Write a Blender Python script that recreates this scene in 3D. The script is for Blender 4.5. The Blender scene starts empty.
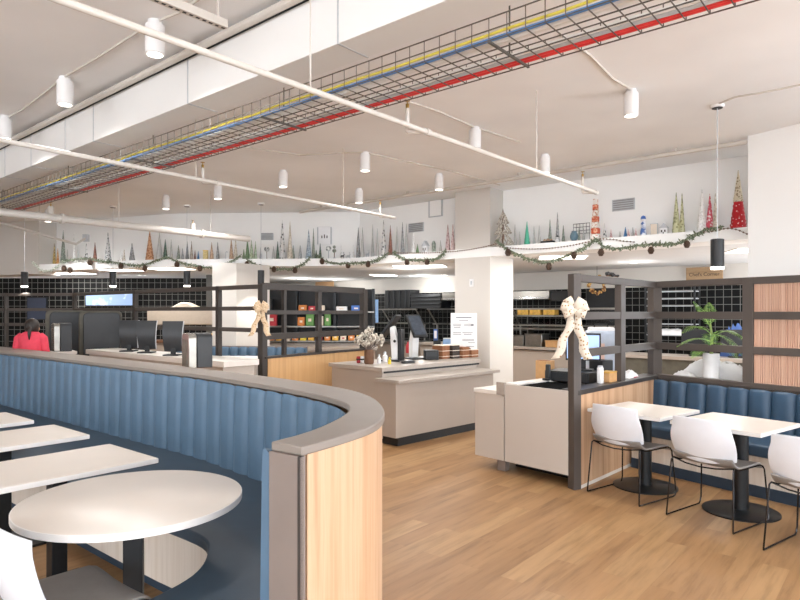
import bpy, bmesh, math, random
from mathutils import Vector, Matrix
random.seed(7)
PI = math.pi
scene = bpy.context.scene
col = scene.collection

# ------------------------------------------------------------------ camera
H, FPX, HY = 1.62, 615.0, 312.0          # eye height, focal length in px, horizon row
cam_d = bpy.data.cameras.new('camera')
cam = bpy.data.objects.new('camera', cam_d)
col.objects.link(cam)
cam.location = (0, 0, H)
cam.rotation_euler = (PI / 2, 0, 0)
cam_d.sensor_width = 36.0
cam_d.lens = 36.0 * FPX / 800.0
cam_d.shift_y = (HY - 300.0) / 800.0
cam_d.clip_start = 0.05
scene.camera = cam

def G(px, py, z):
    """floor-plan point seen at a pixel, at height z"""
    Y = FPX * (H - z) / (py - HY)
    return Vector(((px - 400) / FPX * Y, Y, z))
def D(px, py, Y):
    return Vector(((px - 400) / FPX * Y, Y, H + (HY - py) / FPX * Y))
AX = Vector((-0.767, 0.642, 0)); BX = Vector((0.642, 0.767, 0))
def AB(a, b, z=0.0):
    return Vector((a * AX.x + b * BX.x, a * AX.y + b * BX.y, z))
ANG_B = math.atan2(BX.y, BX.x)           # direction B in plan

# ------------------------------------------------------------------ materials
def lin(h):
    h = h.lstrip('#'); o = []
    for i in (0, 2, 4):
        c = int(h[i:i + 2], 16) / 255
        o.append(c / 12.92 if c <= 0.04045 else ((c + 0.055) / 1.055) ** 2.4)
    return (o[0], o[1], o[2], 1)
def shade(c, k):
    return (min(1, c[0] * k), min(1, c[1] * k), min(1, c[2] * k), 1)
_m = {}
def new(name):
    m = bpy.data.materials.new(name); m.use_nodes = True
    nt = m.node_tree
    return m, nt, nt.nodes['Principled BSDF']
def coords(nt, sc=(1, 1, 1), rot=(0, 0, 0), loc=(0, 0, 0), kind='Object'):
    t = nt.nodes.new('ShaderNodeTexCoord'); mp = nt.nodes.new('ShaderNodeMapping')
    mp.inputs['Scale'].default_value = sc; mp.inputs['Rotation'].default_value = rot
    mp.inputs['Location'].default_value = loc
    nt.links.new(t.outputs[kind], mp.inputs['Vector'])
    return mp.outputs['Vector']
def ramp(nt, stops):
    r = nt.nodes.new('ShaderNodeValToRGB')
    e = r.color_ramp.elements
    while len(e) < len(stops): e.new(0.5)
    for k, (p, c) in enumerate(stops):
        e[k].position = p; e[k].color = c
    return r
def pm(name, hexc, rough=.5, metal=0.0, var=.06, scale=18, bump=0.0, spec=.5, sc=(1, 1, 1), coat=0.0):
    """plain painted / moulded surface with a little tonal mottling"""
    if name in _m: return _m[name]
    m, nt, b = new(name)
    c = lin(hexc)
    n = nt.nodes.new('ShaderNodeTexNoise'); n.inputs['Scale'].default_value = scale; n.inputs['Detail'].default_value = 3
    nt.links.new(coords(nt, sc), n.inputs['Vector'])
    r = ramp(nt, [(.3, shade(c, 1 - var)), (.7, shade(c, 1 + var))])
    nt.links.new(n.outputs['Fac'], r.inputs['Fac'])
    nt.links.new(r.outputs['Color'], b.inputs['Base Color'])
    b.inputs['Roughness'].default_value = rough; b.inputs['Metallic'].default_value = metal
    b.inputs['Specular IOR Level'].default_value = spec
    b.inputs['Coat Weight'].default_value = coat
    if bump:
        bp = nt.nodes.new('ShaderNodeBump'); bp.inputs['Strength'].default_value = bump; bp.inputs['Distance'].default_value = .01
        nt.links.new(n.outputs['Fac'], bp.inputs['Height']); nt.links.new(bp.outputs['Normal'], b.inputs['Normal'])
    _m[name] = m
    return m
def emis(name, hexc, strength):
    if name in _m: return _m[name]
    m, nt, b = new(name)
    b.inputs['Base Color'].default_value = lin(hexc)
    n = nt.nodes.new('ShaderNodeTexNoise'); n.inputs['Scale'].default_value = 3
    r = ramp(nt, [(0, shade(lin(hexc), .97)), (1, lin(hexc))])
    nt.links.new(n.outputs['Fac'], r.inputs['Fac']); nt.links.new(r.outputs['Color'], b.inputs['Emission Color'])
    b.inputs['Emission Strength'].default_value = strength
    _m[name] = m
    return m
def wood(name, stops, sc, rough=.45, rot=(0, 0, 0)):
    """laminate with straight grain: sc stretches the grain"""
    if name in _m: return _m[name]
    m, nt, b = new(name)
    v = coords(nt, sc, rot)
    n = nt.nodes.new('ShaderNodeTexNoise'); n.inputs['Scale'].default_value = 1; n.inputs['Detail'].default_value = 5; n.inputs['Roughness'].default_value = .6
    nt.links.new(v, n.inputs['Vector'])
    r = ramp(nt, [(p, lin(h)) for p, h in stops])
    nt.links.new(n.outputs['Fac'], r.inputs['Fac']); nt.links.new(r.outputs['Color'], b.inputs['Base Color'])
    b.inputs['Roughness'].default_value = rough
    _m[name] = m
    return m
def two(name, h1, h2, scale=40, thr=.5, rough=.6, metal=0.0, kind='vor', bump=.3):
    """spotted or flecked surface"""
    if name in _m: return _m[name]
    m, nt, b = new(name)
    v = coords(nt)
    if kind == 'vor':
        t = nt.nodes.new('ShaderNodeTexVoronoi'); out = t.outputs['Distance']
    else:
        t = nt.nodes.new('ShaderNodeTexNoise'); t.inputs['Detail'].default_value = 4; out = t.outputs['Fac']
    t.inputs['Scale'].default_value = scale
    nt.links.new(v, t.inputs['Vector'])
    r = ramp(nt, [(max(0, thr - .06), lin(h1)), (min(1, thr + .06), lin(h2))])
    nt.links.new(out, r.inputs['Fac']); nt.links.new(r.outputs['Color'], b.inputs['Base Color'])
    b.inputs['Roughness'].default_value = rough; b.inputs['Metallic'].default_value = metal
    if bump:
        bp = nt.nodes.new('ShaderNodeBump'); bp.inputs['Strength'].default_value = bump; bp.inputs['Distance'].default_value = .01
        nt.links.new(out, bp.inputs['Height']); nt.links.new(bp.outputs['Normal'], b.inputs['Normal'])
    _m[name] = m
    return m
def tilemat():
    m, nt, b = new('black_square_tile')
    t = nt.nodes.new('ShaderNodeTexCoord'); sp = nt.nodes.new('ShaderNodeSeparateXYZ'); cb = nt.nodes.new('ShaderNodeCombineXYZ')
    nt.links.new(t.outputs['Object'], sp.inputs[0]); nt.links.new(sp.outputs['X'], cb.inputs['X']); nt.links.new(sp.outputs['Z'], cb.inputs['Y'])
    br = nt.nodes.new('ShaderNodeTexBrick'); br.offset = 0; br.inputs['Scale'].default_value = 1
    br.inputs['Brick Width'].default_value = .135; br.inputs['Row Height'].default_value = .135; br.inputs['Mortar Size'].default_value = .0055
    br.inputs['Mortar Smooth'].default_value = .1
    br.inputs['Color1'].default_value = lin('#060607'); br.inputs['Color2'].default_value = lin('#0a0b0c'); br.inputs['Mortar'].default_value = lin('#6e6e6b')
    nt.links.new(cb.outputs[0], br.inputs['Vector']); nt.links.new(br.outputs['Color'], b.inputs['Base Color'])
    b.inputs['Roughness'].default_value = .5; b.inputs['Specular IOR Level'].default_value = .15
    return m
def floormat():
    m, nt, b = new('oak_plank_floor')
    v = coords(nt, rot=(0, 0, -ANG_B))
    br = nt.nodes.new('ShaderNodeTexBrick'); br.offset = .37; br.offset_frequency = 2
    br.inputs['Scale'].default_value = 1; br.inputs['Brick Width'].default_value = 1.25; br.inputs['Row Height'].default_value = .15
    br.inputs['Mortar Size'].default_value = .0012; br.inputs['Bias'].default_value = 0
    br.inputs['Color1'].default_value = (0, 0, 0, 1); br.inputs['Color2'].default_value = (1, 1, 1, 1); br.inputs['Mortar'].default_value = (.25, .25, .25, 1)
    nt.links.new(v, br.inputs['Vector'])
    r1 = ramp(nt, [(0, lin('#936f4a')), (.5, lin('#a07b54')), (1, lin('#ab885f'))])
    nt.links.new(br.outputs['Color'], r1.inputs['Fac'])
    n = nt.nodes.new('ShaderNodeTexNoise'); n.inputs['Scale'].default_value = 1; n.inputs['Detail'].default_value = 6; n.inputs['Roughness'].default_value = .62
    mp = nt.nodes.new('ShaderNodeMapping'); mp.inputs['Scale'].default_value = (1.6, 17, 1)
    nt.links.new(v, mp.inputs['Vector'])
    ad = nt.nodes.new('ShaderNodeVectorMath'); ad.operation = 'ADD'
    sc = nt.nodes.new('ShaderNodeVectorMath'); sc.operation = 'SCALE'; sc.inputs['Scale'].default_value = 9
    nt.links.new(br.outputs['Color'], sc.inputs[0]); nt.links.new(mp.outputs[0], ad.inputs[0]); nt.links.new(sc.outputs[0], ad.inputs[1])
    nt.links.new(ad.outputs[0], n.inputs['Vector'])
    r2 = ramp(nt, [(.25, (.62, .6, .57, 1)), (.5, (1, 1, 1, 1)), (.75, (1.16, 1.17, 1.2, 1))])
    nt.links.new(n.outputs['Fac'], r2.inputs['Fac'])
    mx = nt.nodes.new('ShaderNodeMix'); mx.data_type = 'RGBA'; mx.blend_type = 'MULTIPLY'; mx.inputs['Factor'].default_value = 1
    nt.links.new(r1.outputs['Color'], mx.inputs['A']); nt.links.new(r2.outputs['Color'], mx.inputs['B'])
    nt.links.new(mx.outputs['Result'], b.inputs['Base Color'])
    b.inputs['Roughness'].default_value = .42; b.inputs['Specular IOR Level'].default_value = .35
    return m

M = dict(
    floor=floormat(), tile=tilemat(),
    ceiling=pm('painted_concrete_ceiling', '#efefef', .8, var=.05, scale=.9, bump=.05),
    lower=pm('white_ceiling_board', '#dcdcdb', .8, var=.02, scale=2),
    wall=pm('white_wall_paint', '#f5f5f3', .7, var=.012, scale=1.5),
    cream=pm('warm_white_paint', '#cfcac3', .6, var=.012, scale=2),
    duct=pm('white_duct_metal', '#e9e9e7', .45, var=.02, scale=2),
    pipe=pm('white_pipe_paint', '#c9c3bb', .5, var=.03),
    steel=pm('brushed_steel', '#93918c', .3, 1.0, var=.08, scale=30),
    galv=pm('dark_wire_steel', '#66625d', .45, .8, var=.15),
    chrome=pm('chrome', '#d8d8d8', .12, 1.0, var=.02),
    brass=pm('brass', '#a08045', .3, 1.0),
    red=pm('red_cable_jacket', '#e23a3a', .45), blue=pm('blue_cable_jacket', '#4f83bd', .45), yellow=pm('yellow_cable_jacket', '#cfc04a', .45),
    greyc=pm('grey_cable_jacket', '#b9bcc0', .5), whitec=pm('white_cable_jacket', '#e4e4e2', .5),
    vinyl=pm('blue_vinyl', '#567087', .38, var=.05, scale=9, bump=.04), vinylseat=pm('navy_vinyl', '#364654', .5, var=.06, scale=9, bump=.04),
    vinylnavy=pm('deep_blue_vinyl', '#2d475e', .45, var=.06, scale=9, bump=.04), kick=pm('navy_plinth', '#283848', .5),
    taupe=pm('taupe_cap', '#857c74', .45, var=.04, scale=6), taupe2=pm('taupe_end_panel', '#81756e', .5, var=.05, scale=5),
    frame=pm('bronze_frame', '#4a423d', .5, var=.05, scale=6), framedark=pm('dark_bronze_frame', '#352f2b', .5, var=.05, scale=6),
    oak=wood('pale_oak_laminate', [(.3, '#a57c5c'), (.46, '#c09a78'), (.58, '#cdaa8a'), (.72, '#b48e6c')], (10, 10, .4)),
    oakwarm=wood('warm_oak_laminate', [(.3, '#b58c5c'), (.5, '#cfa675'), (.7, '#c39866')], (8, 8, .35)),
    ash=wood('whitewashed_ash', [(.3, '#c9bcad'), (.5, '#ddd2c6'), (.7, '#d0c2b2')], (12, 12, .5)),
    top=pm('cream_laminate', '#d8d0c7', .35, var=.02, scale=4), edge=pm('white_table_edge', '#e3e1de', .35, var=.01),
    black=pm('matt_black', '#15171a', .5, var=.2), void=pm('well_shade_black', '#060606', .95, spec=.05), blackm=pm('black_metal', '#1c1f22', .35, .3, var=.2),
    charcoal=pm('charcoal_plastic', '#292c2f', .45, var=.08), charlite=pm('worn_charcoal', '#565349', .6, var=.2, scale=9),
    shell=pm('white_plastic_shell', '#dfe3ea', .3, var=.015), seatg=pm('grey_seat', '#8e8b88', .5, var=.04), wire=pm('dark_chrome_wire', '#3a3a3c', .22, .9),
    counter=pm('taupe_laminate', '#ada297', .5, var=.02, scale=3), counterL=pm('light_taupe_laminate', '#c4bcb3', .5, var=.015, scale=3),
    ctop=pm('stone_counter', '#a69c92', .35, var=.05, scale=30), pale=pm('pale_counter', '#e2ddd6', .4, var=.03, scale=12), dtop=pm('dark_stone', '#3b3633', .35, var=.15, scale=25),
    white=pm('white_plastic', '#e9e9e9', .35, var=.01), ivory=pm('ivory', '#e4d6c4', .5), card=pm('kraft_card', '#c39766', .7, var=.08), cardd=pm('dark_kraft', '#8d5c3c', .7, var=.1),
    gold=pm('gold_foil', '#e0b050', .35, .3, var=.2), paper=pm('paper', '#efeff0', .7, var=.02), ink=pm('grey_ink', '#85878c', .7), inkd=pm('dark_ink', '#3a302a', .7),
    green=two('palm_green', '#4f8a3c', '#9cc465', 25, .45, .5, kind='n', bump=0), stem=pm('palm_stem', '#8fa35a', .6),
    pine=two('pine_needles', '#4b5945', '#8d967f', 70, .5, .8, kind='n'), cone=two('pinecone_brown', '#2c2119', '#5a4436', 120, .45, .8),
    brown=pm('walnut_brown', '#6a4a34', .6, var=.2), skin=pm('skin', '#b98a6c', .55), hair=pm('dark_hair', '#2b2420', .5, var=.25, scale=40),
    shirt=pm('coral_red_cotton', '#dc4458', .8, var=.06), trouser=pm('dark_trousers', '#26282e', .8),
    redp=pm('red_print', '#b5303a', .5), bluep=pm('blue_print', '#3a66b0', .5), bluel=pm('pale_blue', '#8fb4e0', .5), yellowp=pm('yellow_cap', '#dcc53a', .5), greenp=pm('green_pack', '#5f8f4a', .5), orangep=pm('orange_pack', '#d08040', .6),
    slat=wood('rose_timber_slats', [(.3, '#b98d77'), (.5, '#cda690'), (.7, '#d8b8a5')], (40, 40, .4)),
    lens=emis('lamp_lens', '#fff6ea', 6), panel=emis('light_panel', '#fff8ee', 5), screen=emis('menu_screen', '#8fa6cf', .9), screen2=emis('till_screen', '#9db8e6', .9), screen3=pm('pos_screen', '#3d434c', .25, var=.3, scale=14),
    twig=two('dried_flowers', '#8f877b', '#cfc8ba', 30, .5, .8, kind='n'), bow=two('cream_ribbon', '#a07a4c', '#e0d5c4', 34, .26, .7, bump=0), bowg=two('gold_ribbon', '#a98658', '#d8c0a0', 60, .4, .7, kind='n', bump=0),
    sheet=pm('crumpled_white_paper', '#e6e6e6', .8, var=.05, scale=6, bump=.6),
)
def glassmat():
    m, nt, b = new('clear_glass')
    b.inputs['Base Color'].default_value = (.95, .97, .97, 1); b.inputs['Roughness'].default_value = .03
    b.inputs['Transmission Weight'].default_value = 1; b.inputs['IOR'].default_value = 1.1
    return m
M['glass'] = glassmat()

# ------------------------------------------------------------------ mesh builder
class MB:
    def __init__(s): s.v = []; s.f = []
    def add(s, vs, fs):
        o = len(s.v); s.v += [Vector(v) for v in vs]; s.f += [tuple(i + o for i in f) for f in fs]; return s
    def box(s, c, d, rz=0):
        x, y, z = d[0] / 2, d[1] / 2, d[2] / 2; R = Matrix.Rotation(rz, 3, 'Z'); c = Vector(c)
        vs = [c + R @ Vector(p) for p in ((-x, -y, -z), (x, -y, -z), (x, y, -z), (-x, y, -z), (-x, -y, z), (x, -y, z), (x, y, z), (-x, y, z))]
        return s.add(vs, [(3, 2, 1, 0), (4, 5, 6, 7), (0, 1, 5, 4), (1, 2, 6, 5), (2, 3, 7, 6), (3, 0, 4, 7)])
    def bar(s, p0, p1, w, h):
        p0 = Vector(p0); p1 = Vector(p1); d = (p1 - p0).normalized()
        up = Vector((0, 0, 1)) if abs(d.z) < .9 else Vector((0, 1, 0))
        n = d.cross(up).normalized(); u = n.cross(d).normalized()
        vs = []
        for p in (p0, p1):
            for a, b in ((-1, -1), (1, -1), (1, 1), (-1, 1)): vs.append(p + n * (a * w / 2) + u * (b * h / 2))
        return s.add(vs, [(0, 1, 2, 3), (7, 6, 5, 4), (0, 4, 5, 1), (1, 5, 6, 2), (2, 6, 7, 3), (3, 7, 4, 0)])
    def prism(s, poly, z0, z1):
        n = len(poly)
        ar = sum(poly[i][0] * poly[(i + 1) % n][1] - poly[(i + 1) % n][0] * poly[i][1] for i in range(n))
        if ar < 0: poly = list(reversed(poly))
        vs = [(p[0], p[1], z0) for p in poly] + [(p[0], p[1], z1) for p in poly]
        fs = [tuple(reversed(range(n))), tuple(range(n, 2 * n))] + [(i, (i + 1) % n, n + (i + 1) % n, n + i) for i in range(n)]
        return s.add(vs, fs)
    def loft(s, secs, cap=True, ring=True):
        n = len(secs[0]); vs = [p for q in secs for p in q]; fs = []
        for k in range(len(secs) - 1):
            for i in range(n if ring else n - 1):
                j = (i + 1) % n
                fs.append((k * n + i, k * n + j, (k + 1) * n + j, (k + 1) * n + i))
        if cap and ring:
            fs.append(tuple(reversed(range(n)))); fs.append(tuple(range((len(secs) - 1) * n, len(secs) * n)))
        return s.add(vs, fs)
    def tube(s, pts, r, n=8, closed=False, cap=True):
        pts = [Vector(p) for p in pts]; N = len(pts); secs = []
        prev = None
        for k, p in enumerate(pts):
            if closed: d = pts[(k + 1) % N] - pts[k - 1]
            else: d = pts[min(k + 1, N - 1)] - pts[max(k - 1, 0)]
            if d.length < 1e-9: d = Vector((0, 0, 1))
            d.normalize()
            if prev is None:
                a = Vector((0, 0, 1)) if abs(d.z) < .9 else Vector((1, 0, 0))
                u = d.cross(a).normalized()
            else:
                u = (prev - d * prev.dot(d)); u = u.normalized() if u.length > 1e-6 else d.orthogonal().normalized()
            prev = u; w = d.cross(u)
            rr = r[k] if isinstance(r, (list, tuple)) else r
            secs.append([p + (u * math.cos(2 * PI * i / n) + w * math.sin(2 * PI * i / n)) * rr for i in range(n)])
        if closed: secs.append(secs[0])
        return s.loft(secs, cap=cap and not closed)
    def lathe(s, prof, n=20, c=(0, 0, 0), jag=None):
        c = Vector(c); secs = []
        for k, (r, z) in enumerate(prof):
            secs.append([c + Vector((math.cos(2 * PI * i / n) * r * (1 if not jag else 1 + jag * math.sin(i * 2.7 + k * 1.9)), math.sin(2 * PI * i / n) * r * (1 if not jag else 1 + jag * math.sin(i * 2.7 + k * 1.9)), z)) for i in range(n)])
        return s.loft(secs)
    def ball(s, c, r, n=10, sz=1.0):
        k = max(4, n // 2)
        return s.lathe([(max(1e-4, r * math.sin(PI * j / k)), -r * sz * math.cos(PI * j / k)) for j in range(k + 1)], n, c)
    def shift(s, d):
        d = Vector(d); s.v = [v + d for v in s.v]; return s
    def rot(s, R):
        s.v = [R @ v for v in s.v]; return s

def mesh_obj(name, mb, mat, bevel=0, smooth=35, seg=2, sub=0, solid=0):
    me = bpy.data.meshes.new(name)
    me.from_pydata([tuple(v) for v in mb.v], [], mb.f)
    bm = bmesh.new(); bm.from_mesh(me); bmesh.ops.recalc_face_normals(bm, faces=bm.faces); bm.to_mesh(me); bm.free()
    for p in me.polygons: p.use_smooth = True
    me.set_sharp_from_angle(angle=math.radians(smooth))
    me.materials.append(mat)
    o = bpy.data.objects.new(name, me); col.objects.link(o)
    if solid:
        q = o.modifiers.new('thick', 'SOLIDIFY'); q.thickness = solid; q.offset = 0
    if bevel:
        q = o.modifiers.new('bevel', 'BEVEL'); q.width = bevel; q.segments = seg; q.limit_method = 'ANGLE'; q.angle_limit = math.radians(40); q.use_clamp_overlap = True
    if sub:
        q = o.modifiers.new('sub', 'SUBSURF'); q.levels = sub; q.render_levels = sub
    return o
def tag(o, label=None, cat=None, group=None, kind=None):
    if label: o['label'] = label
    if cat: o['category'] = cat
    if group: o['group'] = group
    if kind: o['kind'] = kind
    return o
def thing(name, label, cat, loc=(0, 0, 0), rot=0, group=None):
    o = bpy.data.objects.new(name, None); o.empty_display_size = .1; col.objects.link(o)
    o.location = loc; o.rotation_euler = (0, 0, rot)
    return tag(o, label, cat, group)
def part(name, mb, mat, parent, w=False, label=None, **k):
    """w=True: the builder holds world coordinates"""
    if w:
        R = Matrix.Rotation(-parent.rotation_euler[2], 3, 'Z'); L = Vector(parent.location)
        mb.v = [R @ (v - L) for v in mb.v]
    o = mesh_obj(name, mb, mat, **k); o.parent = parent
    if label: o['label'] = label
    return o
def sub(name, mb, mat, parent, **k):
    o = mesh_obj(name, mb, mat, **k); o.parent = parent
    return o
def solo(name, mb, mat, label, cat, loc=(0, 0, 0), rot=0, group=None, w=False, kind=None, **k):
    if w:
        R = Matrix.Rotation(-rot, 3, 'Z'); L = Vector(loc); mb.v = [R @ (v - L) for v in mb.v]
    o = mesh_obj(name, mb, mat, **k); o.location = loc; o.rotation_euler = (0, 0, rot)
    return tag(o, label, cat, group, kind)
def struct(name, mb, mat, loc=(0, 0, 0), rot=0, **k):
    o = mesh_obj(name, mb, mat, **k); o.location = loc; o.rotation_euler = (0, 0, rot); o['kind'] = 'structure'
    return o
def dup(root, loc, rot, label=None, group=None):
    r = root.copy(); col.objects.link(r); r.location = loc; r.rotation_euler = (0, 0, rot)
    if label: r['label'] = label
    if group: r['group'] = group
    for ch in list(root.children):
        c = ch.copy(); col.objects.link(c); c.parent = r
        for g in ch.children:
            d = g.copy(); col.objects.link(d); d.parent = c
    return r
def chaikin(pts, it=3):
    pts = [Vector(p) for p in pts]
    for _ in range(it):
        q = [pts[0]]
        for a, b in zip(pts[:-1], pts[1:]): q += [a * .75 + b * .25, a * .25 + b * .75]
        q.append(pts[-1]); pts = q
    return pts
def resample(pts, n=None, step=None):
    pts = [Vector(p) for p in pts]; L = [0]
    for a, b in zip(pts[:-1], pts[1:]): L.append(L[-1] + (b - a).length)
    if n is None: n = max(2, int(round(L[-1] / step)) + 1)
    out = []; k = 0
    for i in range(n):
        t = L[-1] * i / (n - 1)
        while k < len(L) - 2 and L[k + 1] < t: k += 1
        d = L[k + 1] - L[k]
        out.append(pts[k].lerp(pts[k + 1], 0 if d < 1e-9 else min(1, (t - L[k]) / d)))
    return out
def lamp(name, kind, loc, energy, color=(1, .9, .78), parent=None, **k):
    d = bpy.data.lights.new(name, kind); d.energy = energy; d.color = color
    for a, v in k.items(): setattr(d, a, v)
    o = bpy.data.objects.new(name, d); col.objects.link(o); o.location = loc
    if parent: o.parent = parent
    return o
# ================================================================== SETTING
ZC, ZL, ZS = 3.55, 2.48, 2.62            # ceiling, lower ceiling, ledge top
struct('floor', MB().prism([(-14, -5), (7, -5), (7, 22), (-14, 22)], -.1, 0), M['floor'])
struct('ceiling', MB().prism([(-14, -5), (7, -5), (7, 22), (-14, 22)], ZC, ZC + .12), M['ceiling'])

FP = [Vector((4.28, 7.07, 0)), Vector((1.39, 9.49, 0)), Vector((-.93, 11.43, 0)), Vector((-2.33, 11.55, 0)), Vector((-4.4, 11.65, 0)), Vector((-5.2, 11.9, 0)), Vector((-7.6, 12.95, 0))]
def offs(poly, d):
    out = []
    for i, p in enumerate(poly):
        a = poly[max(0, i - 1)]; b = poly[min(len(poly) - 1, i + 1)]
        if 0 < i < len(poly) - 1:
            n1 = (p - a).normalized(); n2 = (b - p).normalized()
            n1 = Vector((n1.y, -n1.x, 0)); n2 = Vector((n2.y, -n2.x, 0))
            m = (n1 + n2); m = m / max(.3, m.length_squared / 2)
        else:
            t = (b - a).normalized(); m = Vector((t.y, -t.x, 0))
        out.append(p + m * d)
    return out
def front(px, off=0.0):
    """plan point where the ray through column px meets the ledge front line moved back by off"""
    P = offs(FP, off); k = (px - 400) / FPX
    best = None
    for a, b in zip(P[:-1], P[1:]):
        den = (b.x - a.x) - k * (b.y - a.y)
        if abs(den) < 1e-9: continue
        t = (k * a.y - a.x) / den
        if -.02 <= t <= 1.02: best = a.lerp(b, t); break
    if best is None:
        a, b = (P[0], P[1]) if px > 400 else (P[-2], P[-1])
        den = (b.x - a.x) - k * (b.y - a.y); best = a.lerp(b, (k * a.y - a.x) / den)
    return best
def fpt(px, py, off=0.0):
    p = front(px, off); return Vector((p.x, p.y, H + (HY - py) / FPX * p.y))

W1 = offs(FP, .40); W2 = offs(FP, .52)
# decorated ledge with its fascia, the wall above it, the lower ceiling behind
struct('trim_1', MB().prism(FP + list(reversed(W1)), ZL, ZS), M['wall'])
struct('wall_bulkhead', MB().prism(W1 + list(reversed(W2)), ZL, ZC), M['wall'])
struct('wall_bulkhead_left', MB().prism([(-7.6, 12.95), (-7.4, 13.4), (-13.9, 16.0), (-13.9, 15.3)], 2.42, ZC), M['cream'])
backX = lambda x: (12.2 - .642 * x) / .767
struct('ceiling_lower', MB().prism(W1 + [(-13.9, 15.9), (-13.9, 21.5), (-6.2, 21.5), (6.9, backX(6.9)), (6.9, 6.9)], ZL + .001, ZL + .05), M['lower'])
def wallseg(name, p0, p1, z0, z1, mat, th=.12):
    p0 = Vector((p0[0], p0[1], 0)); p1 = Vector((p1[0], p1[1], 0)); d = p1 - p0
    mb = MB().box((d.length / 2, th / 2, (z1 - z0) / 2), (d.length, th, z1 - z0))
    return struct(name, mb, mat, loc=(p0.x, p0.y, z0), rot=math.atan2(d.y, d.x))
wallseg('wall_back', (-6.2, backX(-6.2)), (6.9, backX(6.9)), 0, 2.1, M['tile'])
wallseg('trim_2', (-6.2, backX(-6.2) - .02), (6.9, backX(6.9) - .02), 2.1, ZL, M['cream'])
wallseg('wall_left_tile', (-13.9, 14.2), (-4.35, 14.2), 0, 2.40, M['tile'])
wallseg('wall_return', (-4.35, 14.2), (-6.1, backX(-6.1)), 0, ZL, M['tile'])
wallseg('wall_left', (-13.9, -5), (-13.9, 21.5), 0, ZC, M['wall'])
# window wall behind the camera and to the right (daylight comes in here)
for nm, p0, p1 in (('wall_front', (7, -4.9), (-13.9, -4.9)), ('wall_right', (6.95, 10.3), (6.95, -4.9))):
    p0 = Vector((*p0, 0)); p1 = Vector((*p1, 0)); d = (p1 - p0); L = d.length; mb = MB()
    mb.box((L / 2, 0, .15), (L, .15, .3)); mb.box((L / 2, 0, 3.42), (L, .15, .26))
    n = int(L / 2.2)
    for i in range(n + 1): mb.box((L * i / n, 0, 1.79), (.12, .15, 3.0))
    struct(nm, mb, M['wall'], loc=p0, rot=math.atan2(d.y, d.x))

def column(name, p, da, db, z1, mat, la, lb):
    p = Vector((p[0], p[1], 0)); a = Vector((*da, 0)) * la; b = Vector((*db, 0)) * lb
    return struct(name, MB().prism([q.to_2d() for q in (p - p, a, a + b, b)], 0, z1), mat, loc=p)
column('column', (1.39, 9.50), AX.to_2d(), BX.to_2d(), ZC, M['cream'], .656, .71)
column('column_left', (-2.86, 10.75), (-1, .0), (.55, .83), ZL, M['cream'], .42, .8)
column('column_right', (3.82, 6.75), (.5, -.866), (.866, .5), ZC, M['wall'], 2.4, 1.0)
# light switch on the white column
q = D(472, 283, 9.75); q = Vector((1.39, 9.5, 0)) + AX * .335; q.z = 2.08
t = thing('wall_switch', 'small white switch plate on the front of the white column', 'light switch', q - BX * .006, math.atan2(AX.y, AX.x))
part('switch_plate', MB().box((0, 0, 0), (.075, .01, .125)), M['white'], t, bevel=.003)
part('rocker', MB().box((0, .007, 0), (.03, .008, .06)), M['greyc'], t)

# ================================================================== CURVED BOOTH
ZCAP = 1.12
def capt(l): return [G(x, y, ZCAP).to_2d().to_3d() for x, y in l]
outer = capt([(150, 362), (213, 370), (277, 377.4), (340, 387), (372, 395.5), (387, 410), (380, 424), (340, 437), (302, 447)])
inner = capt([(150, 369), (197.5, 374), (245, 381.5), (292.6, 389), (327.5, 396.4), (348, 403.4), (351, 409.5), (340, 418), (308.5, 432), (271, 441.5)])
ext = lambda p, d: p + AX * d
outer = [ext(outer[0], 5.2)] + outer; inner = [ext(inner[0], 5.35)] + inner
outer = resample(chaikin(outer, 3), 240); inner = resample(chaikin(inner, 3), 240)
def ring(a, b, z0, z1):
    return MB().loft([[p0 + Vector((0, 0, z0)), p1 + Vector((0, 0, z0)), p1 + Vector((0, 0, z1)), p0 + Vector((0, 0, z1))] for p0, p1 in zip(a, b)])
def inset(path, d):
    o = []
    for i, p in enumerate(path):
        t = (path[min(i + 1, len(path) - 1)] - path[max(i - 1, 0)]).normalized()
        o.append(p + Vector((t.y, -t.x, 0)) * d)      # to the right of travel
    return o
booth = thing('curved_booth', 'long curved booth with blue channelled back, navy seat and pale oak outside', 'booth', (outer[-1].x, outer[-1].y, 0))
part('cap', ring(outer, inner, 1.085, ZCAP), M['taupe'], booth, w=True, bevel=.006)
oin = inset(outer, .012); iin = inset(inner, -.012)
wall_in = [a.lerp(b, .45) for a, b in zip(oin, iin)]
part('outer_panel', ring(oin[:-1], wall_in[:-1], 0, 1.085), M['oak'], booth, w=True)
e0, e1 = outer[-1], inner[-1]
dd = (e0 - outer[-3]).normalized()
part('end_panel', MB().prism([p.to_2d() for p in (e0 - dd * .02, e0 + dd * .012, e1 + dd * .012, e1 - dd * .02)], 0, 1.085), M['taupe2'], booth, w=True, bevel=.003, label='flat taupe end panel of the booth')
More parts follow.
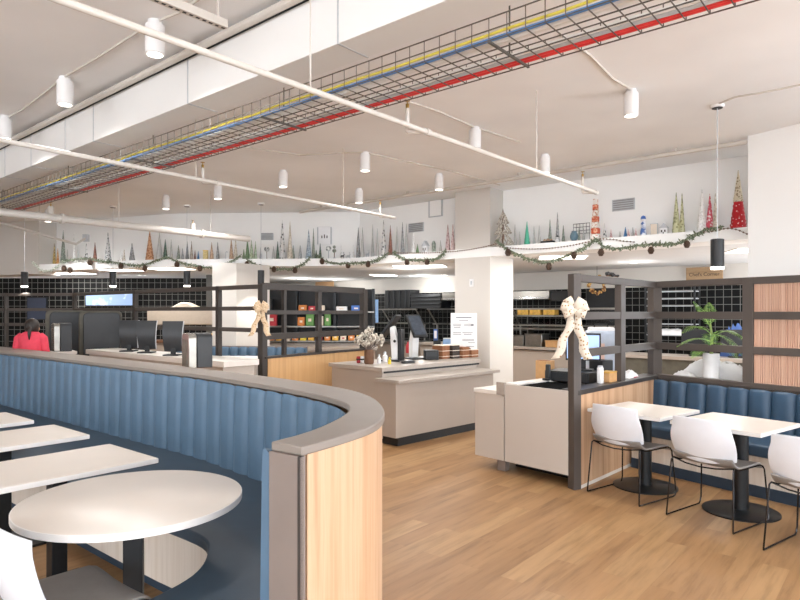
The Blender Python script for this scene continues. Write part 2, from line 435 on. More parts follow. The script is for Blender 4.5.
def channel_back(path, z0, z1, pitch, th, side, per=10, lean=0.0, phase=0.0):
    """upright channelled upholstery: path = plan line of the board it is fixed to, side = +1 right of travel / -1 left"""
    path = resample(path, step=pitch / per); secs = []
    zs = [0, .12, .3, .5, .7, .85, .93, .975, 1.0]; ks = [1, 1, 1, 1, 1, 1, .97, .92, .78]
    n = len(path)
    for i, p in enumerate(path):
        t = (path[min(i + 1, n - 1)] - path[max(i - 1, 0)]).normalized(); nr = Vector((t.y, -t.x, 0)) * side
        a = abs(math.sin(PI * (i / per + phase))); g = min(1, a * 1.35) ** .6
        s = [p + Vector((0, 0, z0)), ]
        for z, k in zip(zs, ks):
            d = th * (.38 + .62 * g) * k + lean * (1 - z)
            s.append(p + nr * d + Vector((0, 0, z0 + (z1 - z0) * z - .02 * (1 - g) * (z > .9))))
        s.append(p + Vector((0, 0, z1 - .03)))
        secs.append(s)
    return MB().loft(secs)
part('edge_strip', MB().prism([p.to_2d() for p in (e0 + dd * .014, e0 - dd * .01, e0 - dd * .01 + (e1 - e0) * .06, e0 + dd * .014 + (e1 - e0) * .06)], 0, 1.085), M['framedark'], booth, w=True)
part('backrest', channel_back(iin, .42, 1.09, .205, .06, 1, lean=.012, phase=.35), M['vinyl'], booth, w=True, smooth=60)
# navy seat: its front edge turns a concave corner
fr = [(9.2, 1.75), (6, 1.75), (3.4, 1.75), (3.05, 1.77), (2.76, 1.77), (2.58, 1.66), (2.45, 1.53), (2.38, 1.38), (2.33, 1.1)]
fr = [fr[0], fr[1]] + [((v.x), (v.y)) for v in chaikin([Vector((a, b, 0)) for a, b in fr[1:]], 2)][1:]
frw = [AB(a, b).to_2d() for a, b in fr]
back = [p.to_2d() for p in inset(inner, .035)]
tail = [AB(1.93, 1.38).to_2d()]
def clip_start(path, a_max): return [p for p in path if AX.x * p[0] + AX.y * p[1] < a_max]
seatpoly = frw + tail + list(reversed(clip_start(back, 9.2)))
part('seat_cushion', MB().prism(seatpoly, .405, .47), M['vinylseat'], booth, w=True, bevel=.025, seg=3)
def inner_front(d):
    P = [Vector((p[0], p[1], 0)) for p in frw]; o = []
    for i, p in enumerate(P):
        t = (P[min(i + 1, len(P) - 1)] - P[max(i - 1, 0)]).normalized(); o.append((p + Vector((-t.y, t.x, 0)) * d).to_2d())
    return o
base_back = list(reversed(clip_start([p.to_2d() for p in inset(inner, .05)], 9.1)))
part('seat_base', MB().prism(inner_front(.025) + tail + base_back, .1, .405), M['ash'], booth, w=True)
part('plinth', MB().prism(inner_front(.09) + tail + base_back, 0, .1), M['kick'], booth, w=True)

# ================================================================== TABLES
def column_leg(sx=.09, sy=.09, z1=.70): return MB().box((0, 0, z1 / 2 + .01), (sx, sy, z1 - .02))
def rect_table(center, lx, ly, rot, label, posts, group, th=.032, proto=None):
    t = thing('dining_table', label, 'table', (center.x, center.y, 0), rot, group)
    part('tabletop', MB().box((0, 0, .74 - th / 2), (lx, ly, th)), M['top'], t, bevel=.003)
    part('edge_band', MB().prism([(-lx / 2 - .002, -ly / 2 - .002), (lx / 2 + .002, -ly / 2 - .002), (lx / 2 + .002, ly / 2 + .002), (-lx / 2 - .002, ly / 2 + .002)], .711, .737), M['edge'], t)
    for (px, py) in posts:
        part('leg', MB().box((px, py, .36), (.085, .085, .69)), M['blackm'], t, bevel=.004)
        part('base_plate', MB().box((px, py, .009), (.42, .42, .018)), M['blackm'], t, bevel=.003)
    return t
# booth tables: local x along -A (towards the camera's right), local y along B
specs = [(3.5, 4.125, 1.907, 'cream booth table nearest the round table'),
         (4.547, 5.17, 1.955, 'cream booth table second from the round table'),
         (5.5, 6.13, 1.925, 'cream booth table third from the round table, cut by the photo edge'),
         (6.635, 7.25, 2.02, 'cream booth table farthest from the round table, only its corner showing')]
for a0, a1, b1, lab in specs:
    ly = 1.2; c = AB((a0 + a1) / 2, b1 - ly / 2)
    rect_table(c, a1 - a0, ly, math.atan2(-AX.y, -AX.x), lab, [(0, .15), (0, -.35)], 'tables along the curved booth')
rt = thing('round_table', 'round cream table in front of the curved booth', 'table', (-1.27, 2.93, 0))
part('tabletop', MB().lathe([(.493, .704), (.499, .708), (.499, .735), (.494, .74)], 96), M['top'], rt, smooth=50)
part('edge_band', MB().lathe([(.5, .706), (.5015, .708), (.5015, .735), (.5, .737)], 96), M['edge'], rt)
part('leg', MB().box((0.01, -.02, .36), (.085, .085, .69), .3), M['black'], rt, bevel=.004)
part('base_plate', MB().lathe([(.28, 0), (.28, .012), (.05, .022)], 48), M['blackm'], rt)

# right-hand tables
def small_table(center, base, rot, label, s=.69):
    t = thing('cafe_table', label, 'table', (base.x, base.y, 0), rot, None)
    o = Matrix.Rotation(-rot, 3, 'Z') @ (center - base)
    part('tabletop', MB().box((o.x, o.y, .724), (s, s, .032)), M['top'], t, bevel=.003)
    part('edge_band', MB().box((o.x, o.y, .7235), (s + .004, s + .004, .026)), M['edge'], t)
    part('leg', MB().lathe([(.058, .02), (.058, .70)], 24), M['blackm'], t)
    part('base_plate', MB().lathe([(.285, 0), (.285, .008), (.27, .014), (.06, .024)], 56), M['blackm'], t)
    return t
V = Vector
small_table(V((2.205, 5.58, 0)), V((2.28, 5.72, 0)), math.atan2(.5, .62), 'square cream table at the corner of the screen')
small_table(V((2.68, 4.93, 0)), V((2.77, 5.0, 0)), math.atan2(.46, .62), 'square cream table between the second and third chairs')
small_table(V((3.24, 4.22, 0)), V((3.27, 4.27, 0)), math.atan2(.46, .62), 'square cream table cut by the right photo edge, only a corner showing')

# ================================================================== CHAIRS
def make_chair(label, loc, rot, group):
    t = thing('shell_chair', label, 'chair', loc, rot, group)
    secs = []
    NU, NV = 22, 14
    for j in range(NV + 1):
        v = j / NV; row = []
        hw = .238 + .022 * math.sin(PI * min(1, v * 1.25)) * (1 if v < .8 else 1) - .012 * v
        for i in range(NU + 1):
            u = -1 + 2 * i / NU
            z = .505 + .305 * v - .035 * (1 - u * u) * (1 - v) ** 2 - .012 * u * u * v
            y = -.215 - .055 * v - .03 * math.sin(PI * v) * (1 - u * u * .3) + .055 * u * u * (1 - .25 * v)
            row.append(V((hw * u, y, z)))
        secs.append(row)
    part('backrest', MB().loft(secs, cap=False, ring=False), M['shell'], t, solid=.012, bevel=.004, smooth=60)
    secs = []
    for j in range(15):
        v = j / 14; y = -.235 + .47 * v; row = []
        for i in range(NU + 1):
            u = -1 + 2 * i / NU
            z = .452 + .07 * max(0, (.22 - v) / .22) ** 1.6 - .045 * max(0, (v - .86) / .14) ** 2 - .012 * (1 - u * u) + .004
            row.append(V(((.236 + .012 * math.sin(PI * v)) * u, y + .05 * u * u * max(0, .3 - v), z)))
        secs.append(row)
    part('seat', MB().loft(secs, cap=False, ring=False), M['seatg'], t, solid=.014, bevel=.004, smooth=60)
    for s in (-1, 1):
        pts = [(s * .262, -.262, .007), (s * .268, .225, .007), (s * .272, .25, .02), (s * .27, .262, .06), (s * .25, .235, .40), (s * .244, .222, .425), (s * .236, .19, .437),
               (s * .232, -.12, .437), (s * .238, -.20, .462), (s * .243, -.222, .45), (s * .2615, -.262, .02)]
        part('leg_frame', MB().tube(pts, .0062, 8, closed=True), M['wire'], t, label='black wire sled leg with chrome sheen')
    part('cross_rod', MB().tube([(-.232, .12, .435), (-.1, .12, .428), (.1, .12, .428), (.232, .12, .435)], .0055), M['wire'], t)
    part('cross_rod', MB().tube([(-.238, -.205, .462), (-.12, -.235, .444), (0, -.243, .438), (.12, -.235, .444), (.238, -.205, .462)], .006), M['wire'], t)
    return t
n_rot = lambda d: math.atan2(d[1], d[0]) - PI / 2
GC = 'white shell chairs at the square tables'
def chair_at(rl, rr, fl=None):
    """centre a chair from its rear feet on the floor"""
    a = G(rl[0], rl[1], 0); b = G(rr[0], rr[1], 0); w = (b - a).normalized(); f = V((-w.y, w.x, 0))
    c = (a + b) / 2 + f * .262
    return c, math.atan2(w.y, w.x)
c1, r1 = chair_at((580.6, 491), (638.5, 508)); c2, r2 = chair_at((662, 514.5), (730, 535))
r1 = r2 = math.atan2(-.82, .57)
ch = make_chair('white shell chair beside the oak half wall, farthest of the three in a row', c1 + V((.035, 0, 0)), r1, GC)
dup(ch, c2 + V((.025, 0, 0)), r2, 'white shell chair in the middle of the row of three')
d3 = V((.57, -.82, 0)).normalized()
a3 = G(754.7, 550.8, 0)
dup(ch, V((.06, 0, 0)) + a3 + d3 * .262 + V((-d3.y, d3.x, 0)) * .262, r2, 'white shell chair nearest in the row of three, cut by the photo edge')
fc = V((-1.19, 2.72, 0)) - BX * .25
dup(ch, fc, math.atan2(-AX.y, -AX.x), 'white shell chair with grey seat pulled up to the round table', GC)
bpy.context.view_layer.update()

# ================================================================== RIGHT BANQUETTE
S0, S1 = V((1.57, 5.62, 0)), V((2.94, 7.1, 0)); SD = V((.56, -.83, 0)).normalized(); S2 = S1 + SD * 3.0
SN = V((-SD.y, SD.x, 0)) * -1                                  # towards the room
if SN.dot(V((-1, -1, 0))) < 0: SN = -SN
bq = thing('corner_banquette', 'straight deep blue banquette with channelled back below the slatted screen', 'banquette', S1 + SN * .4)
hw_dir = (S1 - S0).normalized()
P0 = S1 + SN * .07
part('backrest', channel_back([P0 + SD * .02, S2 + SN * .07], .42, .86, .217, .08, -1 if V((SD.y, -SD.x, 0)).dot(SN) < 0 else 1, lean=.03), M['vinylnavy'], bq, w=True, smooth=60)
part('back_board', MB().bar(P0 + SD * .0 + V((0, 0, .43)) - SN * .012, S2 + SN * .058 + V((0, 0, .43)), .02, .86), M['framedark'], bq, w=True)
sidepoly = lambda d0, d1, e: [(S1 + SN * d0 + SD * e(d0)).to_2d(), (S1 + SN * d1 + SD * e(d1)).to_2d(), (S2 + SN * d1).to_2d(), (S2 + SN * d0).to_2d()]
# the half wall runs away at an angle: keep the seat's end clear of it
ka = -(hw_dir.dot(SD)) / abs(hw_dir.dot(SN)) if abs(hw_dir.dot(SN)) > 1e-6 else 0
ee = lambda d: ka * d + .075
part('seat_cushion', MB().prism(sidepoly(.09, .86, ee), .36, .47), M['vinylnavy'], bq, w=True, bevel=.025, seg=3)
part('seat_base', MB().prism(sidepoly(.09, .80, ee), .1, .36), M['ash'], bq, w=True)
part('plinth', MB().prism(sidepoly(.09, .815, ee), 0, .1), M['kick'], bq, w=True)
# ================================================================== SCREENS
ZT = 1.97
def post(p, mat, parent, w=.115, d=.075, ang=0, z0=0, z1=ZT):
    part('post', MB().box((p.x, p.y, (z0 + z1) / 2), (w, d, z1 - z0), ang), mat, parent, w=True, bevel=.003)
def rails(a, b, zs, hs, mat, parent, th=.06):
    for z, h in zip(zs, hs):
        part('rail', MB().bar(V((a.x, a.y, z)), V((b.x, b.y, z)), th, h), mat, parent, w=True, bevel=.003)
ah, asd = math.atan2(hw_dir.y, hw_dir.x), math.atan2(SD.y, SD.x)
scr = thing('divider_screen', 'bronze framed open screen over an oak half wall, turning a corner behind the banquette', 'divider screen', S0)
Lh = (S1 - S0).length
post(S0 + V((.03, .02, 0)), M['frame'], scr, .085, .085, ah * .5)
post(S0 + hw_dir * 1.06, M['frame'], scr, .11, .07, ah, .90, ZT - .07)
post(S1, M['frame'], scr, .12, .10, (ah + asd) / 2 + .4)
post(S1 + SD * 1.06, M['frame'], scr, .10, .075, asd)
post(S1 + SD * 2.2, M['frame'], scr, .10, .075, asd)
RZ, RH = [1.935, 1.585, 1.235], [.07, .075, .075]
rails(S0 + hw_dir * .05, S1, RZ, RH, M['frame'], scr)
rails(S1, S2, RZ, RH, M['frame'], scr)
rails(S1 + SD * .05, S2, [.885], [.05], M['frame'], scr, .09)
nh = V((hw_dir.y, -hw_dir.x, 0))                                # towards the tables
hp = lambda s, d: (S0 + hw_dir * s + nh * d).to_2d()
part('half_wall', MB().prism([hp(.06, .05), hp(Lh - .06, .05), hp(Lh - .06, -.05), hp(.06, -.05)], .03, .86), M['oak'], scr, w=True, label='oak laminate half wall')
part('half_wall_foot', MB().prism([hp(.06, .055), hp(Lh - .06, .055), hp(Lh - .06, -.05), hp(.06, -.05)], 0, .03), M['pale'], scr, w=True)
part('sill', MB().prism([hp(.03, .06), hp(Lh - .03, .06), hp(Lh - .03, -.12), hp(.03, -.12)], .86, .905), M['dtop'], scr, w=True, bevel=.004, label='dark stone sill')
# timber slat infill beyond the second post
def slats(a, b, z0, z1, mat, parent):
    d = (b - a); L = d.length; d.normalize(); n = V((d.y, -d.x, 0)); k = int(L / .021); sec = []
    for i in range(k):
        for s, o in ((0, 0), (.0, .014), (.6, .014), (.6, 0)):
            p = a + d * (L * (i + s) / k) + n * o
            sec.append([p + V((0, 0, z0)), p + V((0, 0, z1)), p - n * .02 + V((0, 0, z1)), p - n * .02 + V((0, 0, z0))])
    part('slat_panel', MB().loft(sec), mat, parent, w=True, label='vertical rose timber slats')
zz = [(.91, 1.1975), (1.2725, 1.5475), (1.6225, 1.90)]
for z0, z1 in zz: slats(S1 + SD * 1.115, S1 + SD * 2.145, z0, z1, M['slat'], scr)
for z0, z1 in zz: slats(S1 + SD * 2.255, S2, z0, z1, M['slat'], scr)

q = S0 + hw_dir * .87
t = thing('leaf_spray', 'dark leaf spray lying on the top rail of the corner screen', 'decoration', (q.x, q.y, 1.9705), ah)
part('twig', MB().tube([(-.13, 0, .012), (0, .005, .02), (.13, 0, .012)], .006, 6), M['brown'], t)
rnd = random.Random(8); mb = MB()
for i in range(26):
    x = rnd.uniform(-.14, .14); mb.ball((x, rnd.uniform(-.02, .02), .018 + rnd.uniform(0, .03)), rnd.uniform(.01, .02), 6, .7)
part('leaves', mb, M['black'], t)
# ledge behind the screen with plant
lp = lambda s, d: (S1 + SD * s - SN * d).to_2d()
lc = thing('ledge_cabinet', 'taupe ledge cabinet behind the screen carrying the potted palm', 'cabinet', V((*lp(.5, .27), 0)))
part('body', MB().prism([lp(.08, .06), lp(.98, .06), lp(.98, .46), lp(.08, .46)], 0, .84), M['counter'], lc, w=True)
part('top', MB().prism([lp(.08, .055), lp(.98, .055), lp(.98, .47), lp(.08, .47)], .84, .875), M['ctop'], lc, w=True, bevel=.003)
pp = S1 + SD * .56 - SN * .19
palm = thing('potted_palm', 'bright green palm in a white cylinder pot behind the screen', 'plant', (pp.x, pp.y, .876))
part('pot', MB().lathe([(.078, 0), (.083, .01), (.083, .29), (.076, .29), (.074, .26)], 32), M['white'], palm)
part('soil', MB().lathe([(.074, .255), (.074, .262)], 20), M['brown'], palm)
part('stem', MB().tube([(0, 0, .25), (.01, 0, .45), (-.005, .01, .62)], [.02, .015, .01]), M['stem'], palm)
def frond(az, z0, ln, rise, droop):
    pts = []; d = V((math.cos(az), math.sin(az), 0))
    for i in range(13):
        t = i / 12; pts.append(d * (ln * t) + V((0, 0, z0 + rise * t - droop * t * t)))
    mb = MB().tube(pts, [.005 * (1 - .8 * i / 12) for i in range(13)], 5)
    pts2 = resample(pts, 21)
    for i in range(3, 21):
        t = i / 20; p = pts2[i]; tg = (pts2[i] - pts2[i - 1]).normalized(); s = tg.cross(V((0, 0, 1))).normalized()
        l = .17 * math.sin(PI * (.15 + .8 * t)) * (ln / .45); w = .0042
        for sg in (-1, 1):
            e = p + s * (sg * l * .85) + tg * (l * .5) + V((0, 0, -.12 * l)); m = p.lerp(e, .45) + V((0, 0, .012)); 
            a = tg * w
            mb.add([p, m - a, e, m + a], [(0, 1, 2, 3)])
            mb.add([q + V((0, 0, -.0012)) for q in (p, m - a, e, m + a)], [(3, 2, 1, 0)])
    part('frond', mb, M['green'], palm, smooth=30)
for az, z0, ln, rise, droop in ((3.4, .5, .36, .32, .3), (2.9, .42, .34, .16, .22), (-.1, .5, .36, .2, .28), (.25, .4, .34, .05, .22), (1.2, .58, .24, .38, .12), (2.0, .55, .22, .42, .12),
                                (4.2, .45, .3, .25, .3), (5.4, .48, .34, .12, .34), (-.5, .45, .3, .32, .3), (3.6, .36, .3, .05, .16)): frond(az, z0, ln, rise, droop)
def crumple(name, label, c, d, rz, seed, mat=None, cat='paper', res=14):
    rnd = random.Random(seed); mb = MB(); vs = []; n = res
    for j in range(n + 1):
        for i in range(n + 1):
            u, v = i / n * 2 - 1, j / n * 2 - 1
            r = max(abs(u), abs(v)); hgt = (1 - r ** 3) * (.6 + .4 * rnd.random()) if r < 1 else 0
            vs.append(V((u * d[0] / 2, v * d[1] / 2, d[2] * hgt)))
    for j in range(n):
        for i in range(n):
            a = j * (n + 1) + i; mb.f.append((a, a + 1, a + n + 2, a + n + 1))
    mb.v = vs
    k = n + 1
    rim = [i for i in range(k)] + [j * k + n for j in range(1, k)] + [n * k + i for i in range(n - 1, -1, -1)] + [j * k for j in range(n - 1, 0, -1)]
    mb.f.append(tuple(reversed(rim)))
    return solo(name, mb, mat or M['sheet'], label, cat, loc=c, rot=rz, smooth=50)
q = S1 + SD * .52 - SN * .37
crumple('paper_sheet', 'crumpled white paper heaped behind the palm pot', (q.x, q.y, .876), (.82, .16, .23), asd, 3)
q = S1 + SD * .24 - SN * .2
crumple('paper_sheet', 'low pile of torn white paper beside the screen corner', (q.x, q.y, .876), (.24, .12, .08), asd, 9)

# ================================================================== BOWS
def make_bow(name, label, loc, rot, s, mat):
    t = thing(name, label, 'bow', loc, rot)
    def ribbon(pts, w, nrm):
        sec = []
        for i, p in enumerate(pts):
            p = V(p); n = V(nrm(i / (len(pts) - 1))); ww = w[i] if isinstance(w, list) else w
            sec.append([p - n * ww / 2, p + n * ww / 2])
        return MB().loft(sec, cap=False, ring=False)
    for k, (az, ln, wd) in enumerate(((.35, .13, .075), (1.0, .13, .07), (2.1, .135, .075), (2.8, .13, .07), (-.35, .11, .07), (3.5, .11, .07))):
        d = V((math.cos(az), 0, math.sin(az))); pr = V((-math.sin(az), 0, math.cos(az)))
        pts = []
        for i in range(17):
            a = 2 * PI * i / 16
            r = ln * (.5 - .5 * math.cos(a)); y = -.02 - .045 * math.sin(a) * (1 if k % 2 else .8) - .03
            pts.append((d * r * s + V((0, y * s, 0))))
        ws = [wd * s * (.45 + .75 * math.sin(PI * i / 16) ** .8) for i in range(17)]
        part('loop', ribbon(pts, ws, lambda u, pr=pr: pr), mat, t, solid=.002 * s, smooth=70)
    for sg, ln, sw in ((-1, .46, .16), (1, .46, .11)):
        pts = [(sg * (.01 + sw * (i / 12) ** 1.2 + .012 * math.sin(i * 1.1)) * s, (-.055 + .012 * math.sin(i * .9)) * s, -(i / 12) * ln * s) for i in range(13)]
        part('tail', ribbon(pts, [.085 * s * (.4 + .6 * min(1, i / 4)) for i in range(13)], lambda u: (1, 0, .15)), mat, t, solid=.002 * s, smooth=70)
    part('knot', MB().ball((0, -.05 * s, 0), .035 * s, 14), mat, t)
    return t
cd = V((-S0.x, -S0.y, 0)).normalized()
q = S0 + V((.03, .02, 0)) + cd * .058
# hangs on the screen's end post
make_bow('ribbon_bow', 'cream patterned ribbon bow with two long tails on the screen end post', (q.x, q.y, 1.635), math.atan2(-cd.x, cd.y) + PI, .95, M['bow'])

# ================================================================== HOST COUNTER
H0, H1 = G(475, 454.5, .117).to_2d().to_3d(), G(568, 475.6, .117).to_2d().to_3d()
hd = (H1 - H0).normalized(); hn = V((-hd.y, hd.x, 0))            # hn points away from camera
if hn.y < 0: hn = -hn
hc = thing('host_counter', 'pale taupe host counter with raised doors and a dark open well', 'counter', H0)
hq = lambda s, d: (H0 + hd * s + hn * d).to_2d()
LH = (H1 - H0).length
sp = .385
part('door', MB().prism([hq(0, 0), hq(sp - .006, 0), hq(sp - .006, .02), hq(0, .02)], .117, .775), M['counterL'], hc, w=True, bevel=.002)
part('door', MB().prism([hq(sp + .01, 0), hq(LH, 0), hq(LH, .02), hq(sp + .01, .02)], .117, .895), M['counterL'], hc, w=True, bevel=.002)
part('side_panel', MB().prism([hq(0, .022), hq(.018, .022), hq(.018, .62), hq(0, .62)], .117, .775), M['counterL'], hc, w=True)
part('upright', MB().prism([hq(sp - .02, .022), hq(sp + .01, .022), hq(sp + .01, .62), hq(sp - .02, .62)], .117, .90), M['counter'], hc, w=True)
part('top', MB().prism([hq(-.01, -.01), hq(sp - .02, -.01), hq(sp - .02, .62), hq(-.01, .62)], .778, .82), M['pale'], hc, w=True, bevel=.003)
part('upstand', MB().prism([hq(sp - .09, -.012), hq(sp + .012, -.012), hq(sp + .012, .02), hq(sp - .09, .02)], .78, .91), M['ctop'], hc, w=True, bevel=.003)
part('ledge_strip', MB().prism([hq(sp + .0, .03), hq(sp + .14, .03), hq(sp + .14, 1.3), hq(sp + .0, 1.3)], .865, .905), M['pale'], hc, w=True, bevel=.003)
part('well', MB().prism([hq(sp + .14, .03), hq(LH - .07, .03), hq(LH - .12, .55), hq(sp + .14, .55)], .30, .888), M['void'], hc, w=True, label='black block painted as the shade inside the open well')  # solid fill, its black stands in for the shade inside the well
part('worktop', MB().prism([hq(sp + .14, .55), hq(LH - .12, .55), hq(LH - .22, 1.3), hq(sp + .14, 1.3)], .83, .875), M['dtop'], hc, w=True, bevel=.003)
part('carcass', MB().prism([hq(.1, .62), hq(LH - .14, .62), hq(LH - .24, 1.28), hq(.1, 1.28)], .117, .83), M['counter'], hc, w=True)
part('plinth', MB().prism([hq(.3, .3), hq(LH - .1, .3), hq(LH - .26, 1.2), hq(.3, 1.2)], 0, .117), M['black'], hc, w=True)  # black colour puts in the shadow under the raised doors
part('foot', MB().prism([hq(.26, .05), hq(.36, .05), hq(.36, .12), hq(.26, .12)], 0, .117), M['taupe2'], hc, w=True)
# things on the host counter
def at_counter(px, py, z): return G(px, py, z)
ahd = math.atan2(hd.y, hd.x)
q = V((1.85, 6.525, .876))
t = thing('cash_drawer', 'low black cash drawer under the till screen', 'cash drawer', q, ah - PI / 2)
part('drawer_case', MB().box((0, 0, .07), (.5, .36, .11)), M['black'], t, bevel=.006)
part('drawer_front', MB().box((0, -.183, .07), (.46, .008, .085)), M['charcoal'], t)
for sx in (-.2, .2):
    for sy in (-.13, .13): part('foot', MB().lathe([(.015, 0), (.015, .016)], 10, (sx, sy, 0)), M['black'], t)
t = thing('till_monitor', 'lit blue till screen standing on the black cash drawer', 'monitor', (q.x + .09, q.y - .01, 1.001), ahd * .0 - .42)
part('stand', MB().box((0, 0, .008), (.2, .16, .016)).box((0, .02, .08), (.05, .03, .14)), M['black'], t, bevel=.003)
part('bezel', MB().box((0, 0, .25), (.36, .03, .29)), M['black'], t, bevel=.006)
part('display', MB().box((0, -.017, .25), (.33, .004, .25)), M['screen2'], t)
q = D(606, 380, 6.62); q.z = .876
t = thing('receipt_printer', 'black receipt printer right of the till screen', 'printer', (2.20, 6.73, .876), ahd)
part('housing', MB().box((0, 0, .11), (.17, .22, .22)), M['black'], t, bevel=.012)
part('paper_slot', MB().box((0, -.02, .2225), (.12, .02, .005)), M['charcoal'], t)
def simple(name, label, cat, loc, rot, pieces, group=None):
    t = thing(name, label, cat, loc, rot, group)
    for nm, mb, mat, kw in pieces: part(nm, mb, mat, t, **kw)
    return t
q = V((1.60, 6.78, 0))
simple('carton', 'small brown carton beside the cream bow tail', 'box', (q.x, q.y, .876), ahd, [('carton_body', MB().box((0, 0, .105), (.14, .16, .21)), M['card'], dict(bevel=.003)), ('flap', MB().box((0, -.03, .2125), (.13, .07, .004)), M['cardd'], {})])
q = D(547.5, 378, 6.45)
simple('card_reader', 'small black card reader at the edge of the host counter', 'card reader', (q.x, q.y, .906), ahd, [('base', MB().box((0, 0, .01), (.07, .09, .02)), M['black'], dict(bevel=.003)), ('body', MB().box((0, .01, .09), (.055, .03, .15)), M['charcoal'], dict(bevel=.01))])
q = S0 + hw_dir * 1.02 - nh * .05; 
simple('card_box', 'small open kraft box on the dark sill of the half wall', 'box', (q.x - .09, q.y - .09, .906), ah, [('box_body', MB().box((0, 0, .05), (.18, .11, .1)), M['card'], dict(bevel=.002)), ('rim', MB().box((0, 0, .1), (.184, .114, .012)), M['gold'], {})])
q = S0 + hw_dir * .70 - nh * .05
simple('canister', 'slim white canister on the dark sill left of the kraft box', 'canister', (q.x, q.y, .906), 0, [('can', MB().lathe([(.03, 0), (.032, .005), (.032, .15), (.026, .16)], 20), M['white'], {}), ('lid', MB().lathe([(.026, .16), (.024, .175)], 20), M['greyc'], {})])
q = S0 + hw_dir * 1.45 - nh * .06
crumple('napkin_pile', 'ruffled white napkins with a red edge on the dark sill', (q.x, q.y, .906), (.26, .1, .085), ah, 21, cat='napkins')
q = S0 + hw_dir * 1.52 - nh * .02
solo('paper_slip', MB().box((0, 0, .004), (.16, .03, .006)), M['redp'], 'red paper slip lying in front of the white napkins', 'paper', loc=(q.x, q.y + .0, .906), rot=ah + .2)
q = D(601, 365, 7.35)
simple('drink_tub', 'big pale tub with handle and printed label behind the till screen', 'container', (q.x, q.y, .0), -.1, [
    ('stand', MB().box((0, 0, .40), (.42, .34, .80)), M['counter'], dict(bevel=.004)),
    ('tub_body', MB().box((0, 0, 1.10), (.36, .28, .6)), M['bluel'] if False else pm('pale_grey_tub', '#b4bdcb', .4), dict(bevel=.04, seg=3)),
    ('shoulder', MB().box((0, 0, 1.41), (.28, .22, .06)), M['white'], dict(bevel=.02)),
    ('handle', MB().tube([(-.08, 0, 1.43), (-.07, 0, 1.47), (.07, 0, 1.47), (.08, 0, 1.43)], .012), M['black'], {}),
    ('printed_label', MB().box((-.06, -.142, 1.12), (.14, .004, .26)), pm('pale_label', '#d8b8a8', .5), {})])

# ================================================================== REGISTER COUNTER
R0 = G(397, 441.4, .08).to_2d().to_3d(); rd = V((.712, .702, 0)); rr = math.atan2(rd.y, rd.x)
rc = thing('register_counter', 'taupe register counter with a lower front ledge beside the white column', 'counter', R0, rr)
part('front_panel', MB().box((.96, .17, .445), (1.92, .30, .67)), M['counter'], rc, bevel=.002)
part('front_ledge', MB().box((.96, .14, .79), (2.0, .42, .04)), M['ctop'], rc, bevel=.003)
part('body', MB().box((1.0, .82, .47), (1.84, 1.0, .78)), M['counter'], rc, bevel=.002)
part('shadow_gap', MB().box((1.03, .80, .873), (1.88, .98, .028)), M['black'], rc)
part('top', MB().box((1.0, .82, .91), (1.95, 1.06, .05)), M['ctop'], rc, bevel=.003)
part('end_panel', MB().box((.07, .82, .47), (.02, 1.0, .83)), M['counter'], rc)
part('plinth', MB().box((1.0, .66, .05), (1.86, 1.2, .1)), M['black'], rc)
RT = .935
def onreg(px, py, z=RT):
    p = G(px, py, z); return (p.x, p.y, z)
# dried flowers
p = onreg(369, 364)
t = thing('dried_flower_pot', 'brown pot of pale dried flowers at the left end of the register counter', 'plant', p)
part('pot', MB().lathe([(.055, 0), (.065, .02), (.06, .19), (.05, .19)], 20), M['brown'], t)
rnd = random.Random(5); mb = MB(); fb = MB()
for i in range(46):
    a = rnd.random() * 2 * PI; r = .18 * math.sqrt(rnd.random()); h = .26 + .26 * rnd.random() * (1.1 - r / .25)
    e = V((math.cos(a) * r, math.sin(a) * r, h)); mb.tube([(0, 0, .17), e * .6 + V((0, 0, .07)), e], .003, 4)
    for k in range(3): fb.ball(e + V((rnd.uniform(-.02, .02), rnd.uniform(-.02, .02), rnd.uniform(-.03, .02))), rnd.uniform(.012, .026), 6, 1.3)
part('stems', mb, M['taupe2'], t); part('blooms', fb, M['twig'], t)
# two payment terminals
def terminal(px, py, rot, label, flip):
    t = thing('payment_terminal', label, 'payment terminal', onreg(px, py), rot)
    part('foot', MB().box((0, 0, .01), (.22, .24, .02)), M['charcoal'], t, bevel=.004)
    sd = [(.0, .02), (.075, .02), (.08, .2), (.02, .44), (-.03, .42), (-.015, .2)]
    mb = MB().loft([[V((s, a * flip, b)) for a, b in sd] for s in (-.05, .05)])
    part('stand', mb, M['white'], t, bevel=.008)
    tl = Matrix.Rotation(math.radians(-38) * flip, 3, 'X')
    part('screen_case', MB().box((0, 0, 0), (.21, .035, .36)).rot(tl).shift((0, -.04 * flip, .43)), M['black'], t, bevel=.01)
    part('display', MB().box((0, -.0195 * flip, 0), (.17, .004, .30)).rot(tl).shift((0, -.04 * flip, .43)), M['screen3'], t)
    t.scale = (1.12, 1.12, 1.12)
    part('camera_dot', MB().lathe([(.018, 0), (.018, .004)], 14).rot(Matrix.Rotation(PI / 2, 3, 'Y')).shift((.05, .04 * flip, .25)), M['black'], t)
    return t
t1 = terminal(393, 361, -1.9, 'payment terminal nearer the dried flowers, its dark side turned to the room', 1)
part('side_pillar', MB().box((0, .105, .21), (.12, .05, .38)), M['black'], t1, bevel=.006)
terminal(415, 359, .5, 'payment terminal with its lit screen facing the room', 1)
p = onreg(431, 359.5)
simple('label_printer', 'squat black printer between the lit terminal and the snack trays', 'printer', p, .1, [('housing', MB().box((0, 0, .07), (.2, .18, .14)), M['black'], dict(bevel=.01)), ('front', MB().box((0, -.092, .08), (.15, .006, .06)), M['charcoal'], {})])
p = onreg(408, 363.2)
